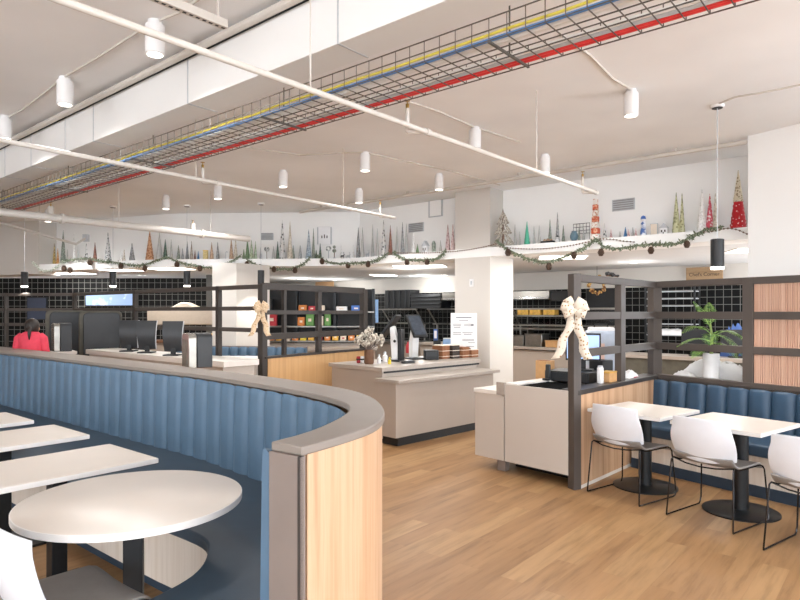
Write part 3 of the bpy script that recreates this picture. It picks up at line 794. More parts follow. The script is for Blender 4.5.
simple('hand_scanner', 'flat black device lying at the front edge of the register counter', 'device', p, rr, [('body', MB().box((0, 0, .018), (.19, .08, .036)), M['charcoal'], dict(bevel=.008)), ('pad', MB().box((0, -.01, .038), (.12, .04, .004)), M['greyc'], {})])
for px, py, h, r, mt, lab in ((385, 362, .12, .035, 'white', 'white squat bottle beside the dried flowers'), (379, 363.5, .10, .028, 'white', 'small white tub left of the squat bottle'), (389.5, 364, .07, .022, 'yellowp', 'tiny yellow capped pot in front of the terminal')):
    simple('bottle', lab, 'bottle', onreg(px, py), 0, [('bottle_body', MB().lathe([(r, 0), (r, h * .7), (r * .5, h * .85), (r * .45, h)], 18), M[mt], {}), ('cap', MB().lathe([(r * .5, h), (r * .5, h + .02)], 14), M['yellowp' if mt == 'yellowp' else 'greyc'], {})])
for px, mt, lab in ((358.5, 'redp', 'small red and white packet at the far left of the register counter'), (362.5, 'white', 'small white packet next to the red one')):
    simple('packet', lab, 'packet', onreg(px, 363), rr, [('wrapper', MB().box((0, 0, .045), (.05, .03, .09)), M[mt], dict(bevel=.006)), ('band', MB().box((0, 0, .05), (.052, .032, .02)), M['inkd'], {})])
p = onreg(408, 353)
simple('sauce_bottle', 'red bottle standing between the two payment terminals', 'bottle', p, 0, [('bottle_body', MB().lathe([(.035, 0), (.035, .12), (.015, .16), (.013, .19)], 18), M['redp'], {}), ('cap', MB().lathe([(.015, .19), (.012, .21)], 12), M['black'], {})])
# snack trays
def stack(px, py, n, mt, lab, w=.16, hh=.04):
    p = onreg(px, py)
    for k in range(n):
        simple('snack_tray', lab, 'tray', (p[0], p[1], RT + k * hh), rr + .0, [('tray_body', MB().box((0, 0, hh * .4), (w, .2, hh * .78)), M[mt], dict(bevel=.003)), ('lid', MB().box((0, 0, hh * .9), (w + .006, .206, hh * .2)), M['ivory' if k % 2 == 0 else mt], {})], group=lab)
stack(441, 358.5, 5, 'cardd', 'clear topped copper brown snack tray in the first stack from the printer')
stack(451, 358, 5, 'inkd', 'dark chocolate snack tray in the second stack from the printer')
stack(461, 357.5, 4, 'cardd', 'copper brown snack tray in the third stack, in front of the notice')
stack(470, 357, 3, 'cardd', 'copper brown snack tray in the shortest stack, at the notice foot')
p = onreg(437, 352)
t = thing('card_stand', 'tilted blue and white card display behind the snack trays', 'display', (p[0], p[1], RT), .2)
part('holder', MB().box((0, 0, .1), (.12, .06, .2)), M['charcoal'], t, bevel=.004)
part('blue_card', MB().box((-.03, -.02, .29), (.07, .006, .2)), M['bluep'], t); part('white_card', MB().box((-.035, -.026, .30), (.045, .006, .13)), M['paper'], t)
for k, (px, py, mt) in enumerate(((447, 352, 'bluel'), (455, 351.5, 'card'), (463, 351, 'brown'))):
    simple('snack_bag', ['pale blue snack bag behind the trays', 'tan snack bag behind the trays', 'brown snack bag behind the trays'][k], 'bag', onreg(px, py), .3 * k, [('bag', MB().loft([[V((.07 * math.cos(a) * s, .03 * math.sin(a) * s2, z)) for a in [2 * PI * i / 12 for i in range(12)]] for s, s2, z in ((.8, .8, 0), (1, 1.2, .06), (1, 1, .16), (.95, .3, .22))]), M[mt], {}), ('seal', MB().box((0, 0, .232), (.13, .006, .02)), M['white'], {})])
# notice board, leaning against the column
p = onreg(457, 357.8)
nb = thing('notice_board', 'white printed notice standing on the register counter against the column', 'notice', (p[0] + .12, p[1] + .18, RT), math.atan2(-AX.y, -AX.x) + .45)
part('board', MB().box((0, 0, .335), (.40, .02, .67)), M['paper'], nb, bevel=.002)
mb = MB()
for (x, z, w, h) in ((.0, .60, .24, .018), (0, .56, .14, .012), (-.1, .5, .13, .01), (-.1, .475, .12, .01), (-.1, .45, .1, .01), (.08, .5, .15, .01), (.08, .475, .15, .01), (.13, .487, .04, .025), (-.1, .37, .12, .01), (-.1, .345, .13, .01), (.06, .37, .16, .01), (.06, .345, .12, .01), (.07, .27, .18, .008), (.07, .25, .18, .008), (.12, .22, .1, .008), (.1, .16, .12, .008)):
    mb.box((x, -.0112, z), (w, .0015, h))
part('print_lines', mb, M['ink'], nb)
part('print_dot', MB().lathe([(.022, 0), (.022, .002)], 16).rot(Matrix.Rotation(PI / 2, 3, 'X')).shift((.09, -.0102, .115)), M['inkd'], nb)

# ================================================================== CENTRE SCREEN
C0, C1 = V((-1.72, 7.7, 0)), V((-.56, 9.45, 0)); cdir = (C1 - C0).normalized(); ac = math.atan2(cdir.y, cdir.x); LC = (C1 - C0).length
cs = thing('divider_screen', 'dark framed screen above a warm oak half wall, left of the register', 'divider screen', C0)
post(C0, M['framedark'], cs, .085, .085, ac); post(C1, M['framedark'], cs, .10, .085, ac)
sx = lambda px: (C0.x - (px - 400) / FPX * C0.y) / ((px - 400) / FPX * cdir.y - cdir.x)
post(C0 + cdir * sx(318.5), M['framedark'], cs, .075, .06, ac, 1.0, ZT - .03)
post(C0 + cdir * sx(284), M['framedark'], cs, .05, .05, ac, 1.05, ZT - .03)
rails(C0, C1, [1.945, 1.615, 1.31], [.085, .055, .08], M['framedark'], cs)
cn = V((cdir.y, -cdir.x, 0)); cp = lambda s, d: (C0 + cdir * s + cn * d).to_2d()
part('half_wall', MB().prism([cp(.045, .05), cp(LC - .05, .05), cp(LC - .05, -.05), cp(.045, -.05)], 0, 1.035), M['oakwarm'], cs, w=True, label='warm oak half wall')
part('sill', MB().prism([cp(.0, .06), cp(LC, .06), cp(LC, -.06), cp(.0, -.06)], 1.035, 1.06), M['framedark'], cs, w=True)
nC = V((-C0.x, -C0.y, 0)).normalized(); q = C0 + nC * .055 + V((-.02, 0, 0))
make_bow('ribbon_bow', 'tan gold ribbon bow hanging on the dark screen post', (q.x, q.y, 1.665), math.atan2(-nC.x, nC.y) + PI, .74, M['bowg'])
# left screen: runs along A from the centre post, then parallel to the tiled wall
L1 = C0 + AX * 3.25; L2 = C0 + AX * 5.5; L3 = V((-8.6, L2.y + .25, 0))
ls = thing('divider_screen', 'long open rail screen in grey metal in front of the black tiled wall', 'divider screen', C0 + AX * .1)
al = math.atan2(AX.y, AX.x)
RZ2, RH2 = [1.94, 1.665, 1.39], [.055, .055, .055]
rails(C0 + AX * .05, L2, RZ2, RH2, M['frame'], ls, .05); rails(L2, L3, RZ2, RH2, M['frame'], ls, .05)
for p in (C0 + AX * .95, L1, L2, L2.lerp(L3, .5), L3): post(p, M['framedark'], ls, .07, .06, al)
# ================================================================== BEYOND THE BOOTH (left)
al = math.atan2(-AX.y, -AX.x)                                   # local x runs towards the camera's right along -A
wc0 = AB(9.71, 4.12)
wc = thing('long_counter', 'long white topped counter behind the curved booth', 'counter', AB(7.9, 4.37), al)
part('body', MB().box((0, 0, .49), (3.5, .44, .98)), M['counterL'], wc); part('top', MB().box((0, 0, 1.015), (3.62, .5, .07)), M['pale'], wc, bevel=.004)
def screenback(px, pyb, label):
    p = G(px, pyb, 1.05)
    t = thing('upright_screen', label, 'screen', (p.x, p.y, 1.0505), al + .75, 'dark upright screens on the long counter')
    part('foot', MB().box((0, .03, .008), (.2, .2, .016)), M['black'], t, bevel=.004)
    part('neck', MB().box((0, .05, .05), (.06, .03, .09)), M['black'], t)
    secs = []
    for k in range(9):
        z = .05 + .40 * k / 8; y = .05 - .05 * math.sin(PI * k / 8 * .9); w = .115 + .02 * (k / 8)
        secs.append([V((-w, y, z)), V((w, y, z)), V((w, y + .025, z)), V((-w, y + .025, z))])
    part('back_shell', MB().loft(secs), M['charcoal'], t, bevel=.004, smooth=60)
    part('edge_trim', MB().tube([(.118 + .02 * k / 8, .063 - .05 * math.sin(PI * k / 8 * .9), .05 + .40 * k / 8) for k in range(9)], .008), M['greyc'], t)
    return t
screenback(128, 351.5, 'dark curved upright screen nearest the tall black machine'); screenback(146, 353, 'middle dark curved upright screen of three on the long counter'); screenback(172, 355.5, 'dark curved upright screen nearest the clear dispenser')
def rounded(w, h, r, n=6):
    o = [(-w / 2, 0), (w / 2, 0)]
    o += [(w / 2 - r + r * math.cos(PI / 2 * i / n), h - r + r * math.sin(PI / 2 * i / n)) for i in range(n + 1)]
    o += [(-w / 2 + r - r * math.sin(PI / 2 * i / n), h - r + r * math.cos(PI / 2 * i / n)) for i in range(n + 1)]
    return o
def machine(p, rot, h, label, w=.62):
    t = thing('drinks_machine', label, 'machine', (p[0], p[1], 0), rot)
    prof = rounded(w, h, .07)
    part('housing', MB().loft([[V((x, y, z)) for x, z in prof] for y in (-.2, .24)]), M['charlite'], t, bevel=.012)
    pr2 = [(x * .86, z * .985 - .0) for x, z in prof]
    part('front_panel', MB().loft([[V((x + .02, y, z)) for x, z in pr2] for y in (-.225, -.19)]), M['charcoal'], t, bevel=.01)
    part('side_vent', MB().box((-w / 2 - .004, .02, h - .22), (.01, .2, .12)).box((-w / 2 - .004, .02, h - .42), (.01, .2, .12)), M['frame'], t)
    return t
p = D(101, 350, 10.0); machine((p.x, p.y), .42, 1.635, 'tall black rounded machine behind the long counter end')
p = D(66, 350, 10.45); machine((p.x, p.y), .5, 1.645, 'tall black rounded machine nearest the person in red', .60)
def dispenser(px, pyb, zb, rot, h, label, stand):
    p = G(px, pyb, zb)
    if stand:
        st = thing('side_stand', 'low grey side stand hidden behind the booth, carrying the clear striped dispenser', 'stand', (p.x, p.y, 0), rot)
        part('body', MB().box((0, 0, zb / 2 - .02), (.34, .3, zb - .04)), M['counter'], st); part('top', MB().box((0, 0, zb - .02), (.36, .32, .038)), M['pale'], st)
    t = thing('dispenser', label, 'dispenser', (p.x, p.y, zb + .0005), rot)
    prof = rounded(.24, h, .05)
    part('clear_front', MB().loft([[V((x, y, z)) for x, z in prof] for y in (-.14, -.06)]), pm('clear_silver', '#98958d', .2, .4, var=.15, scale=9), t, bevel=.006)
    part('dark_back', MB().loft([[V((x, y, z)) for x, z in rounded(.25, h * 1.01, .05)] for y in (-.055, .10)]), M['charcoal'], t, bevel=.006)
    for k in range(3): part('rib', MB().box((-.07 + .06 * k, -.142, h * .45), (.012, .006, h * .75)), M['charlite'], t)
    return t
dispenser(63, 351, 1.03, -.9, .42, 'clear striped dispenser in front of the tall black machines', True)
dispenser(199, 367, 1.05, -.95, .35, 'clear dispenser with dark side at the right end of the long counter', False)
# cabinet with tray right of the long counter
wb = thing('white_cabinet', 'white cabinet with a dark tray in its top, left of the dark screen post', 'cabinet', (-2.2, 8.45, 0), -.05)
part('body', MB().box((0, 0, .47), (.62, .44, .94)), M['white'], wb); part('top_rim', MB().box((0, 0, .97), (.66, .48, .06)), M['pale'], wb, bevel=.004)
part('tray', MB().box((.0, -.21, .955), (.36, .1, .06)), M['black'], wb)
# banquette under the column
fb = thing('far_banquette', 'far blue channelled banquette below the left white column', 'banquette', (-2.6, 10.2, 0))
part('backrest', channel_back([V((-3.75, 10.3, 0)), V((-1.5, 9.95, 0))], .42, 1.05, .16, .07, 1), M['vinyl'], fb, w=True, smooth=60)
part('back_board', MB().bar((-3.75, 10.325, .53), (-1.5, 9.975, .53), .04, 1.06), M['taupe2'], fb, w=True)
part('seat_cushion', MB().prism([(-3.77, 10.22), (-1.52, 9.87), (-1.6, 9.4), (-3.85, 9.75)], .36, .46), M['vinylseat'], fb, w=True, bevel=.02)
part('seat_base', MB().prism([(-3.76, 10.24), (-1.52, 9.9), (-1.58, 9.46), (-3.82, 9.8)], 0, .36), M['ash'], fb, w=True)
# cream scalloped headboard panel in front of tiles, with warm display
hb = thing('cream_display', 'cream scalloped display hood in front of the black tiles', 'display', D(185, 330, 12.4).to_2d().to_3d(), 0)
xs = [D(x, 330, 12.4).x - hb.location.x for x in (148, 214)]; prof = []
for i in range(41):
    u = i / 40; x = xs[0] + (xs[1] - xs[0]) * u
    z = 1.66 + .05 * max(0, math.sin(PI * min(1, max(0, (u - .05) / .92)))) + .10 * math.exp(-((u - .57) / .16) ** 2) + .012 * math.sin(u * 16)
    prof.append((x, z))
poly = prof + [(xs[1], 1.36), (xs[0], 1.36)]
part('hood', MB().loft([[V((x, y, z)) for x, z in poly] for y in (-.06, .3)]), pm('cream_hood', '#b9ad9e', .7, var=.04), hb, bevel=.02, smooth=50)
part('warm_shelf', MB().box(((xs[0] + xs[1]) / 2, .05, 1.03), (xs[1] - xs[0], .5, .05)), M['brown'], hb)
part('base', MB().box(((xs[0] + xs[1]) / 2, .1, .5), (xs[1] - xs[0], .5, 1.0)), M['counter'], hb)
for x in xs: part('upright', MB().box((x, .1, 1.21), (.06, .3, .31)), M['taupe'], hb)
for k in range(6):
    solo('pastry', MB().ball((0, 0, .075), .075, 12, .9), M['gold'], ['golden pastry under the cream hood, leftmost of six', 'golden pastry under the cream hood, second from the left end', 'golden pastry under the cream hood, third from the left end', 'golden pastry under the cream hood, third from the right end', 'golden pastry under the cream hood, second from the right end', 'golden pastry under the cream hood, rightmost of six'][k], 'pastry', loc=(hb.location.x + .04 + .13 * k, hb.location.y + .0, 1.0555), group='golden pastries under the cream hood')
# menu screens on the black tiles
for x0, x1, y0, y1, lab, mt in ((85, 137, 292, 306, 'pale blue lit menu screen on the black tiles', 'screen'), (27, 46, 297, 320, 'dim dark blue screen on the tiles above the person in red', None)):
    a, b = D(x0, y0, 14.12), D(x1, y1, 14.12); w = b.x - a.x; h = a.z - b.z
    t = thing('menu_screen', lab, 'screen', ((a.x + b.x) / 2, 14.16, b.z), 0)
    part('bezel', MB().box((0, .005, h / 2), (w, .08, h)), M['black'], t)
    part('display', MB().box((0, -.037, h / 2), (w * .97, .004, h * .9)), two('menu_glow', '#c9d6ea', '#7f97c0', 4, .4, .4, kind='n', bump=0) if mt else pm('dim_screen', '#2a3348', .3), t)
    if mt:
        e = t.children[1].active_material.node_tree; bs = e.nodes['Principled BSDF']
        lk = bs.inputs['Base Color'].links[0].from_socket; e.links.new(lk, bs.inputs['Emission Color']); bs.inputs['Emission Strength'].default_value = .7

# ================================================================== SERVERY BEHIND
bA = math.atan2(-AX.y, -AX.x)
def along(name, label, a_c, b_c, L, dp, cat='counter'):
    return thing(name, label, cat, AB(a_c, b_c), bA)
sc1 = along('serving_counter', 'taupe serving counter behind the white column', 6.2, 11.05, 3, .7)
part('body', MB().box((0, 0, .44), (4.4, .62, .88)), M['counter'], sc1); part('top', MB().box((0, 0, .925), (4.5, .74, .05)), M['ctop'], sc1, bevel=.003); part('plinth', MB().box((0, .03, .0), (4.3, .5, .01)).shift((0, 0, .006)), M['black'], sc1)
sc2 = along('serving_counter', 'steel serving counter seen through the dark framed screen and past the register', 11.2, 11.05, 3, .7)
part('body', MB().box((0, 0, .44), (5.2, .62, .88)), M['counter'], sc2); part('top', MB().box((0, 0, .925), (5.2, .74, .05)), M['steel'], sc2, bevel=.003)
def guard(a_c, b_c, L, label, n=4):
    t = thing('sneeze_guard', label, 'sneeze guard', AB(a_c, b_c, .951), bA)
    for i in range(n):
        x = -L / 2 + .03 + (L - .06) * i / (n - 1)
        part('support', MB().tube([(x, .2, 0), (x, .2, .38), (x, -.12, .72)], .016), M['steel'], t)
    part('top_rail', MB().box((0, -.12, .73), (L, .05, .035)), M['steel'], t); part('mid_rail', MB().box((0, .2, .40), (L, .26, .025)), M['steel'], t)
    part('glass_pane', MB().bar((-L / 2, -.02, .56), (L / 2, -.02, .56), .008, .3), M['glass'], t)
    return t
guard(11.2, 11.05, 5.1, 'steel and glass sneeze guard over the far serving counter', 6)
guard(6.2, 11.05, 4.3, 'steel and glass sneeze guard right of the white column', 5)
def at_b(px, b):                                                  # plan point on column px at B-depth b
    k = (px - 400) / FPX; Y = b / (BX.x * k + BX.y); return V((k * Y, Y, 0))
def wallbox(name, label, cat, x0, x1, y0, y1, b, dp, mat, pieces=None):
    """box hung on the back wall covering pixel columns x0..x1, rows y0..y1 at its front"""
    p, q = at_b(x0, b), at_b(x1, b); c = (p + q) / 2; L = (q - p).length
    z1 = H + (HY - y0) / FPX * c.y; z0 = H + (HY - y1) / FPX * c.y
    t = thing(name, label, cat, (c.x, c.y, z0), bA)
    part('body', MB().box((0, dp / 2, (z1 - z0) / 2), (L, dp, z1 - z0)), mat, t, bevel=.004)
    return t, L, z1 - z0
t, L, h = wallbox('extractor_hood', 'steel extractor hood on the back wall right of the white column', 'hood', 510, 549, 291, 299, 11.78, .4, M['steel'])
part('lip', MB().box((0, -.01, .02), (L, .03, .04)), M['chrome'], t)
t, L, h = wallbox('wall_unit', 'black wall unit beside the steel extractor hood', 'cabinet', 550.5, 572, 291, 301, 11.78, .4, M['black'])
t, L, h = wallbox('wall_grille', 'black finned cabinet on the back wall behind the lit terminal', 'cabinet', 411, 441, 294, 309, 11.8, .38, M['black'])
for k in range(4): part('fin', MB().box((0, -.02, h * (.12 + .24 * k)), (L, .05, .02)), M['charcoal'], t)
t, L, h = wallbox('wall_grille', 'black panelled cabinet on the back wall, second left of the white column', 'cabinet', 385, 410, 290, 308, 11.8, .38, M['black'])
for k in range(4): part('fin', MB().box((-L / 2 + L * (.15 + .23 * k), -.01, h / 2), (.02, .03, h)), M['charcoal'], t)
t, L, h = wallbox('extractor_hood', 'short steel hood on the back wall just left of the white column', 'hood', 442, 466, 293, 300, 11.8, .38, M['steel'])
part('lip', MB().box((0, -.01, .02), (L, .03, .04)), M['chrome'], t)
# shelf with golden boxes
t, L, h = wallbox('wall_shelf', 'pale wall shelf carrying golden boxes behind the host counter', 'shelf', 512, 585, 315, 317, 11.78, .42, M['steel'])
sz = t.location.z + h; sl = t.location.copy()
for k in range(2): part('bracket', MB().box((-L / 3 + k * L * .66, .3, -.06), (.03, .22, .12)), M['steel'], t)
for k, (x, lab) in enumerate(((525, 'golden box nearest the white column on the wall shelf'), (537, 'middle golden box on the wall shelf'), (551, 'golden box nearest the cream bow on the wall shelf'))):
    p = at_b(x, 11.92)
    simple('gold_box', lab, 'box', (p.x, p.y, sz), bA, [('box_body', MB().box((0, 0, .065), (.26, .2, .13)), M['gold'], dict(bevel=.004)), ('lid', MB().box((0, 0, .137), (.27, .21, .016)), M['ivory'], {})])
t, L, h = wallbox('wall_shelf', 'lower steel wall shelf behind the host counter', 'shelf', 512, 585, 328, 330, 11.78, .42, M['steel'])
for k in range(2): part('bracket', MB().box((-L / 3 + k * L * .66, .3, -.06), (.03, .22, .12)), M['steel'], t)
for k, (px, w, hh, mt, lab) in enumerate(((519, .36, .2, 'steel', 'steel pan on the counter just right of the white column'), (537, .36, .24, 'steel', 'tall steel pan on the serving counter left of the cream bow'), (556, .3, .12, 'card', 'tan basket on the serving counter behind the cream bow'))):
    p = at_b(px, 10.9)
    simple('food_pan', lab, 'pan', (p.x, p.y, .951), bA, [('pan_body', MB().box((0, 0, hh / 2), (w, .3, hh)), M[mt], dict(bevel=.01)), ('rim', MB().box((0, 0, hh), (w + .02, .32, .012)), M[mt], {})])
# wire rack at right
p = at_b(672, 11.75)
t = thing('wire_rack', 'dark rack of pale wire shelves behind the right screen', 'rack', p, bA)
for x in (-.42, .42):
    for y in (-.15, .15): part('post', MB().box((x, y, 1.05), (.03, .03, 2.1)), M['blackm'], t)
for z in (1.2, 1.4, 1.6, 1.73, 1.86, 1.99): part('shelf', MB().box((0, 0, z), (.84, .3, .016)), M['greyc'], t)
crumple('folded_cloth', 'pale folded cloths on the lowest shelf of the wire rack', (p.x, p.y, 1.209), (.7, .26, .12), bA, 31, M['paper'], 'cloth')
bb = thing('back_counter', 'long taupe back counter behind the right screen', 'counter', AB(3.05, 10.3), bA)
part('body', MB().box((0, 0, .44), (3.0, .6, .88)), M['charlite'], bb); part('top', MB().box((0, 0, .91), (3.1, .66, .05)), M['ctop'], bb)
for px, lab in ((697, 'black monitor on the back counter, left of the palm stem'), (737, 'black monitor on the back counter, right of the palm stem')):
    p = at_b(px, 10.3)
    simple('monitor', lab, 'monitor', (p.x, p.y, .936), bA * .5, [('base', MB().box((0, 0, .01), (.22, .18, .02)), M['black'], {}), ('neck', MB().box((0, .03, .07), (.05, .03, .12)), M['black'], {}), ('case', MB().box((0, 0, .25), (.44, .04, .34)), M['black'], dict(bevel=.006)), ('display', MB().box((0, -.022, .25), (.41, .004, .30)), pm('dark_display', '#0d1015', .3), {})])
p = at_b(735, 10.53)
crumple('blue_cloth', 'blue cloth bundle on the back counter behind the palm', (p.x, p.y, .936), (.4, .12, .52), bA, 12, pm('blue_cloth', '#4c6aa8', .8), 'cloth')
# wooden sign on the white band, lettered
p = at_b(704, 12.02)
k = p.y / FPX
ws = thing('wooden_sign', 'small brown wooden sign lettered on the back wall above the palm', 'sign', (p.x, p.y, H + (HY - 281) * k), bA)
part('plank', MB().box((0, .02, 7 * k), (34 * k, .03, 14 * k)), wood('sign_wood', [(.3, '#8a6e50'), (.6, '#a98c6a')], (1.5, 9, 9), .7), ws, bevel=.004)
fc_ = bpy.data.curves.new('lettering', 'FONT'); fc_.body = "Chef's Corner"; fc_.size = 4.9 * k; fc_.align_x = 'CENTER'; fc_.align_y = 'CENTER'; fc_.extrude = .002
fc_.materials.append(M['inkd']); tmp = bpy.data.objects.new('lettering_curve', fc_); col.objects.link(tmp); bpy.context.view_layer.update()
fo = bpy.data.objects.new('lettering', bpy.data.meshes.new_from_object(tmp.evaluated_get(bpy.context.evaluated_depsgraph_get()))); bpy.data.objects.remove(tmp); col.objects.link(fo); fo.parent = ws; fo.location = (0, .003, 6.6 * k); fo.rotation_euler = (PI / 2, 0, 0)
p = at_b(324, 12.02); k = p.y / FPX
ws = thing('wooden_sign', 'pale wooden sign on the back wall above the dark framed screen', 'sign', (p.x, p.y, H + (HY - 288) * k), bA)
part('plank', MB().box((0, .02, 3.6 * k), (26 * k, .03, 7.5 * k)), wood('sign_wood_pale', [(.3, '#b28a64'), (.6, '#c9a27a')], (1.5, 9, 9), .7), ws, bevel=.004)
# buffet seen through the centre screen
bf = thing('buffet_counter', 'grey stone buffet counter seen through the dark framed screen', 'counter', (-1.75, 12.0, 0))
part('body', MB().box((0, 0, .44), (2.5, .7, .88)), M['counter'], bf); part('top', MB().box((0, 0, .915), (2.6, .8, .05)), M['ctop'], bf); 
dr = thing('display_rack', 'dark display rack of packed food behind the buffet counter', 'rack', (-1.75, 12.75, 0))
for x in (-1.2, -.4, .4, 1.2): part('upright', MB().box((x, .1, 1.05), (.05, .3, 2.1)), M['blackm'], dr)
for z in (1.02, 1.32, 1.62): part('shelf', MB().box((0, 0, z), (2.45, .42, .025)), M['steel'], dr)
part('back', MB().box((0, .23, 1.05), (2.45, .03, 2.1)), M['black'], dr)
part('kick_board', MB().box((0, 0, .5), (2.4, .3, .98)), M['counter'], dr)
packs = [(-1.05, 1.335, .14, .26, 'redp'), (-.88, 1.335, .18, .26, 'redp'), (-.28, 1.335, .14, .18, 'orangep'), (-.1, 1.335, .16, .24, 'greenp'), (.1, 1.335, .14, .2, 'ivory'), (.26, 1.335, .12, .26, 'greenp'),
         (-1.0, 1.635, .22, .25, 'charcoal'), (-.25, 1.635, .16, .13, 'orangep'), (-.06, 1.635, .14, .11, 'redp'), (.12, 1.635, .15, .12, 'ivory'), (.55, 1.635, .22, .1, 'white'), (.85, 1.635, .2, .12, 'bluep'), (1.02, 1.635, .1, .3, 'bluel')]
packs += [(-.9 + .165 * k, 1.0345, .12, .10 + .03 * (k % 3), ['orangep', 'gold', 'ivory', 'orangep', 'yellowp', 'gold', 'redp'][k % 7]) for k in range(12)]
cn_ = {'redp': 'red', 'orangep': 'orange', 'greenp': 'green', 'ivory': 'ivory', 'charcoal': 'black', 'white': 'white', 'bluep': 'blue', 'bluel': 'pale blue', 'gold': 'golden', 'yellowp': 'yellow'}
sn_ = {1.335: 'middle', 1.635: 'top', 1.0345: 'bottom'}
cnt = {}
for x, z, w, h, mt in packs:
    cnt[z] = cnt.get(z, 0) + 1
    o_ = ['first', 'second', 'third', 'fourth', 'fifth', 'sixth', 'seventh', 'eighth', 'ninth', 'tenth', 'eleventh', 'twelfth'][cnt[z] - 1]
    simple('food_pack', f'{cn_[mt]} food pack, {o_} from the left on the {sn_[z]} rack shelf', 'pack', (-1.75 + x, 12.68, z), 0, [('pack_body', MB().box((0, 0, h / 2), (w, .14, h)), M[mt], dict(bevel=.008)), ('printed_label', MB().box((0, -.071, h * .5), (w * .4, .003, h * .25)), M['ivory' if mt != 'ivory' else 'redp'], {})], group='food packs on the display rack')
# easel card, pale blue, beyond the centre screen
p = D(370, 345, 13.3)
simple('blue_poster', 'pale blue poster on a stand between the dark screen and the terminals', 'poster', (p.x, p.y, 0), 0, [('stand', MB().tube([(0, .05, 0), (0, .05, 1.9)], .02), M['blackm'], {}), ('foot', MB().lathe([(.18, 0), (.18, .02)], 20), M['blackm'], {}), ('poster_board', MB().box((0, 0, 1.64), (.36, .03, .5)), M['bluel'], {}), ('dark_strip', MB().box((.02, -.018, 1.45), (.2, .006, .08)), M['inkd'], {})])
p, q = at_b(587, 12.17), at_b(616, 12.17)
d_ = q - p
struct('door_1', MB().box((d_.length / 2, 0, 1.05), (d_.length, .06, 2.1)), M['black'], loc=p, rot=bA)
# dried wreath and garland of dark leaves in the dark area
p = at_b(597, 11.3); k = p.y / FPX
t = thing('dried_wreath', 'wreath of dried gold leaves hanging in the dark behind the screen', 'wreath', (p.x, p.y, H + (HY - 285) * k), bA)
rnd = random.Random(2); mb = MB()
for i in range(60):
    a = rnd.random() * 2 * PI; r = .12 + rnd.random() * .06; mb.ball((math.cos(a) * r, rnd.uniform(-.03, .03), math.sin(a) * r), rnd.uniform(.015, .035), 6)
part('leaves', mb, two('gold_leaves', '#6d4526', '#d2a760', 18, .5, .6, kind='n'), t)
part('hanger', MB().tube([(0, 0, .15), (0, 0, ZL - t.location.z + .001)], .004), M['blackm'], t)

# ================================================================== CEILING FITTINGS
LIGHTS = [(5, 139, 'leftmost of the three in the row nearest the duct'), (65, 105, 'in the middle of the row nearest the duct'), (155, 55, 'largest one, in the top left corner of the photo'),
          (631, 116, 'alone on the right side of the cable tray'), (475, 149, 'right of the sprinkler elbow'), (545, 173, 'near the end of the sprinkler pipe'),
          (365, 171, 'below the red cable in the middle'), (439, 190, 'just left above the white column'), (283, 187, 'left of the middle, behind the long pipe'),
          (218, 199, 'small one hung under the cross pipe'), (359, 203, 'small far one above the spotted tree'), (166, 209, 'far one above the copper tree'), (48, 236, 'farthest left one near the wall')]
def make_light(loc, label):
    t = thing('ceiling_light', 'white cylinder ceiling light, ' + label, 'ceiling light', loc, 0, 'cylinder ceiling lights')
    part('collar', MB().lathe([(.045, -.03), (.045, 0)], 24), M['white'], t)
    part('body', MB().lathe([(.056, -.225), (.062, -.222), (.062, -.033), (.060, -.03), (.02, -.03)], 28), M['white'], t, smooth=30)
    part('lens', MB().lathe([(.002, -.226), (.05, -.226), (.05, -.2265), (.002, -.2265)], 24), M['lens'], t)
    return t
first = None; SPOTS = []
for px, pyb, lab in LIGHTS:
    p = G(px, pyb, ZC - .226) if pyb < 230 else D(px, 236, 11.6)
    loc = (p.x, p.y, ZC)
    if first is None: first = make_light(loc, lab)
    else: dup(first, loc, 0, 'white cylinder ceiling light, ' + lab)
    SPOTS.append(loc)
PEND = [(717.3, 5.73, 2.30, 'big one in front of the wooden sign'), (261, 10.9, 2.36, 'above the gold bow post'), (187, 11.1, 2.36, 'second from the left, above the cream hood'), (113, 11.2, 2.36, 'left of the cream hood, in front of the black tiles'), (24.5, 11.3, 2.36, 'farthest left in front of the black tiles')]
PSP = []
def make_pendant(loc, zt, label):
    t = thing('pendant_light', 'black cylinder pendant light, ' + label, 'pendant light', loc, 0, 'black pendant lights')
    part('canopy', MB().lathe([(.05, -.03), (.06, -.025), (.06, 0)], 24), M['white'], t)
    part('canopy_underside', MB().lathe([(.001, -.034), (.046, -.034), (.048, -.0305), (.001, -.0305)], 20), M['black'], t)
    part('cord', MB().tube([(0, 0, zt - ZC), (0, 0, -.03)], .004, 6), M['greyc'], t)
    part('shade', MB().lathe([(.052, zt - ZC - .26), (.058, zt - ZC - .26), (.058, zt - ZC - .005), (.05, zt - ZC), (.01, zt - ZC)], 28), M['black'], t, smooth=50)
    part('lens', MB().lathe([(.001, zt - ZC - .283), (.056, zt - ZC - .283), (.058, zt - ZC - .261), (.001, zt - ZC - .261)], 28), M['lens'], t)
    return t
for px, Y, zt, lab in PEND:
    X = (px - 400) / FPX * Y; make_pendant((X, Y, ZC), zt, lab); PSP.append((X, Y, zt - .30))

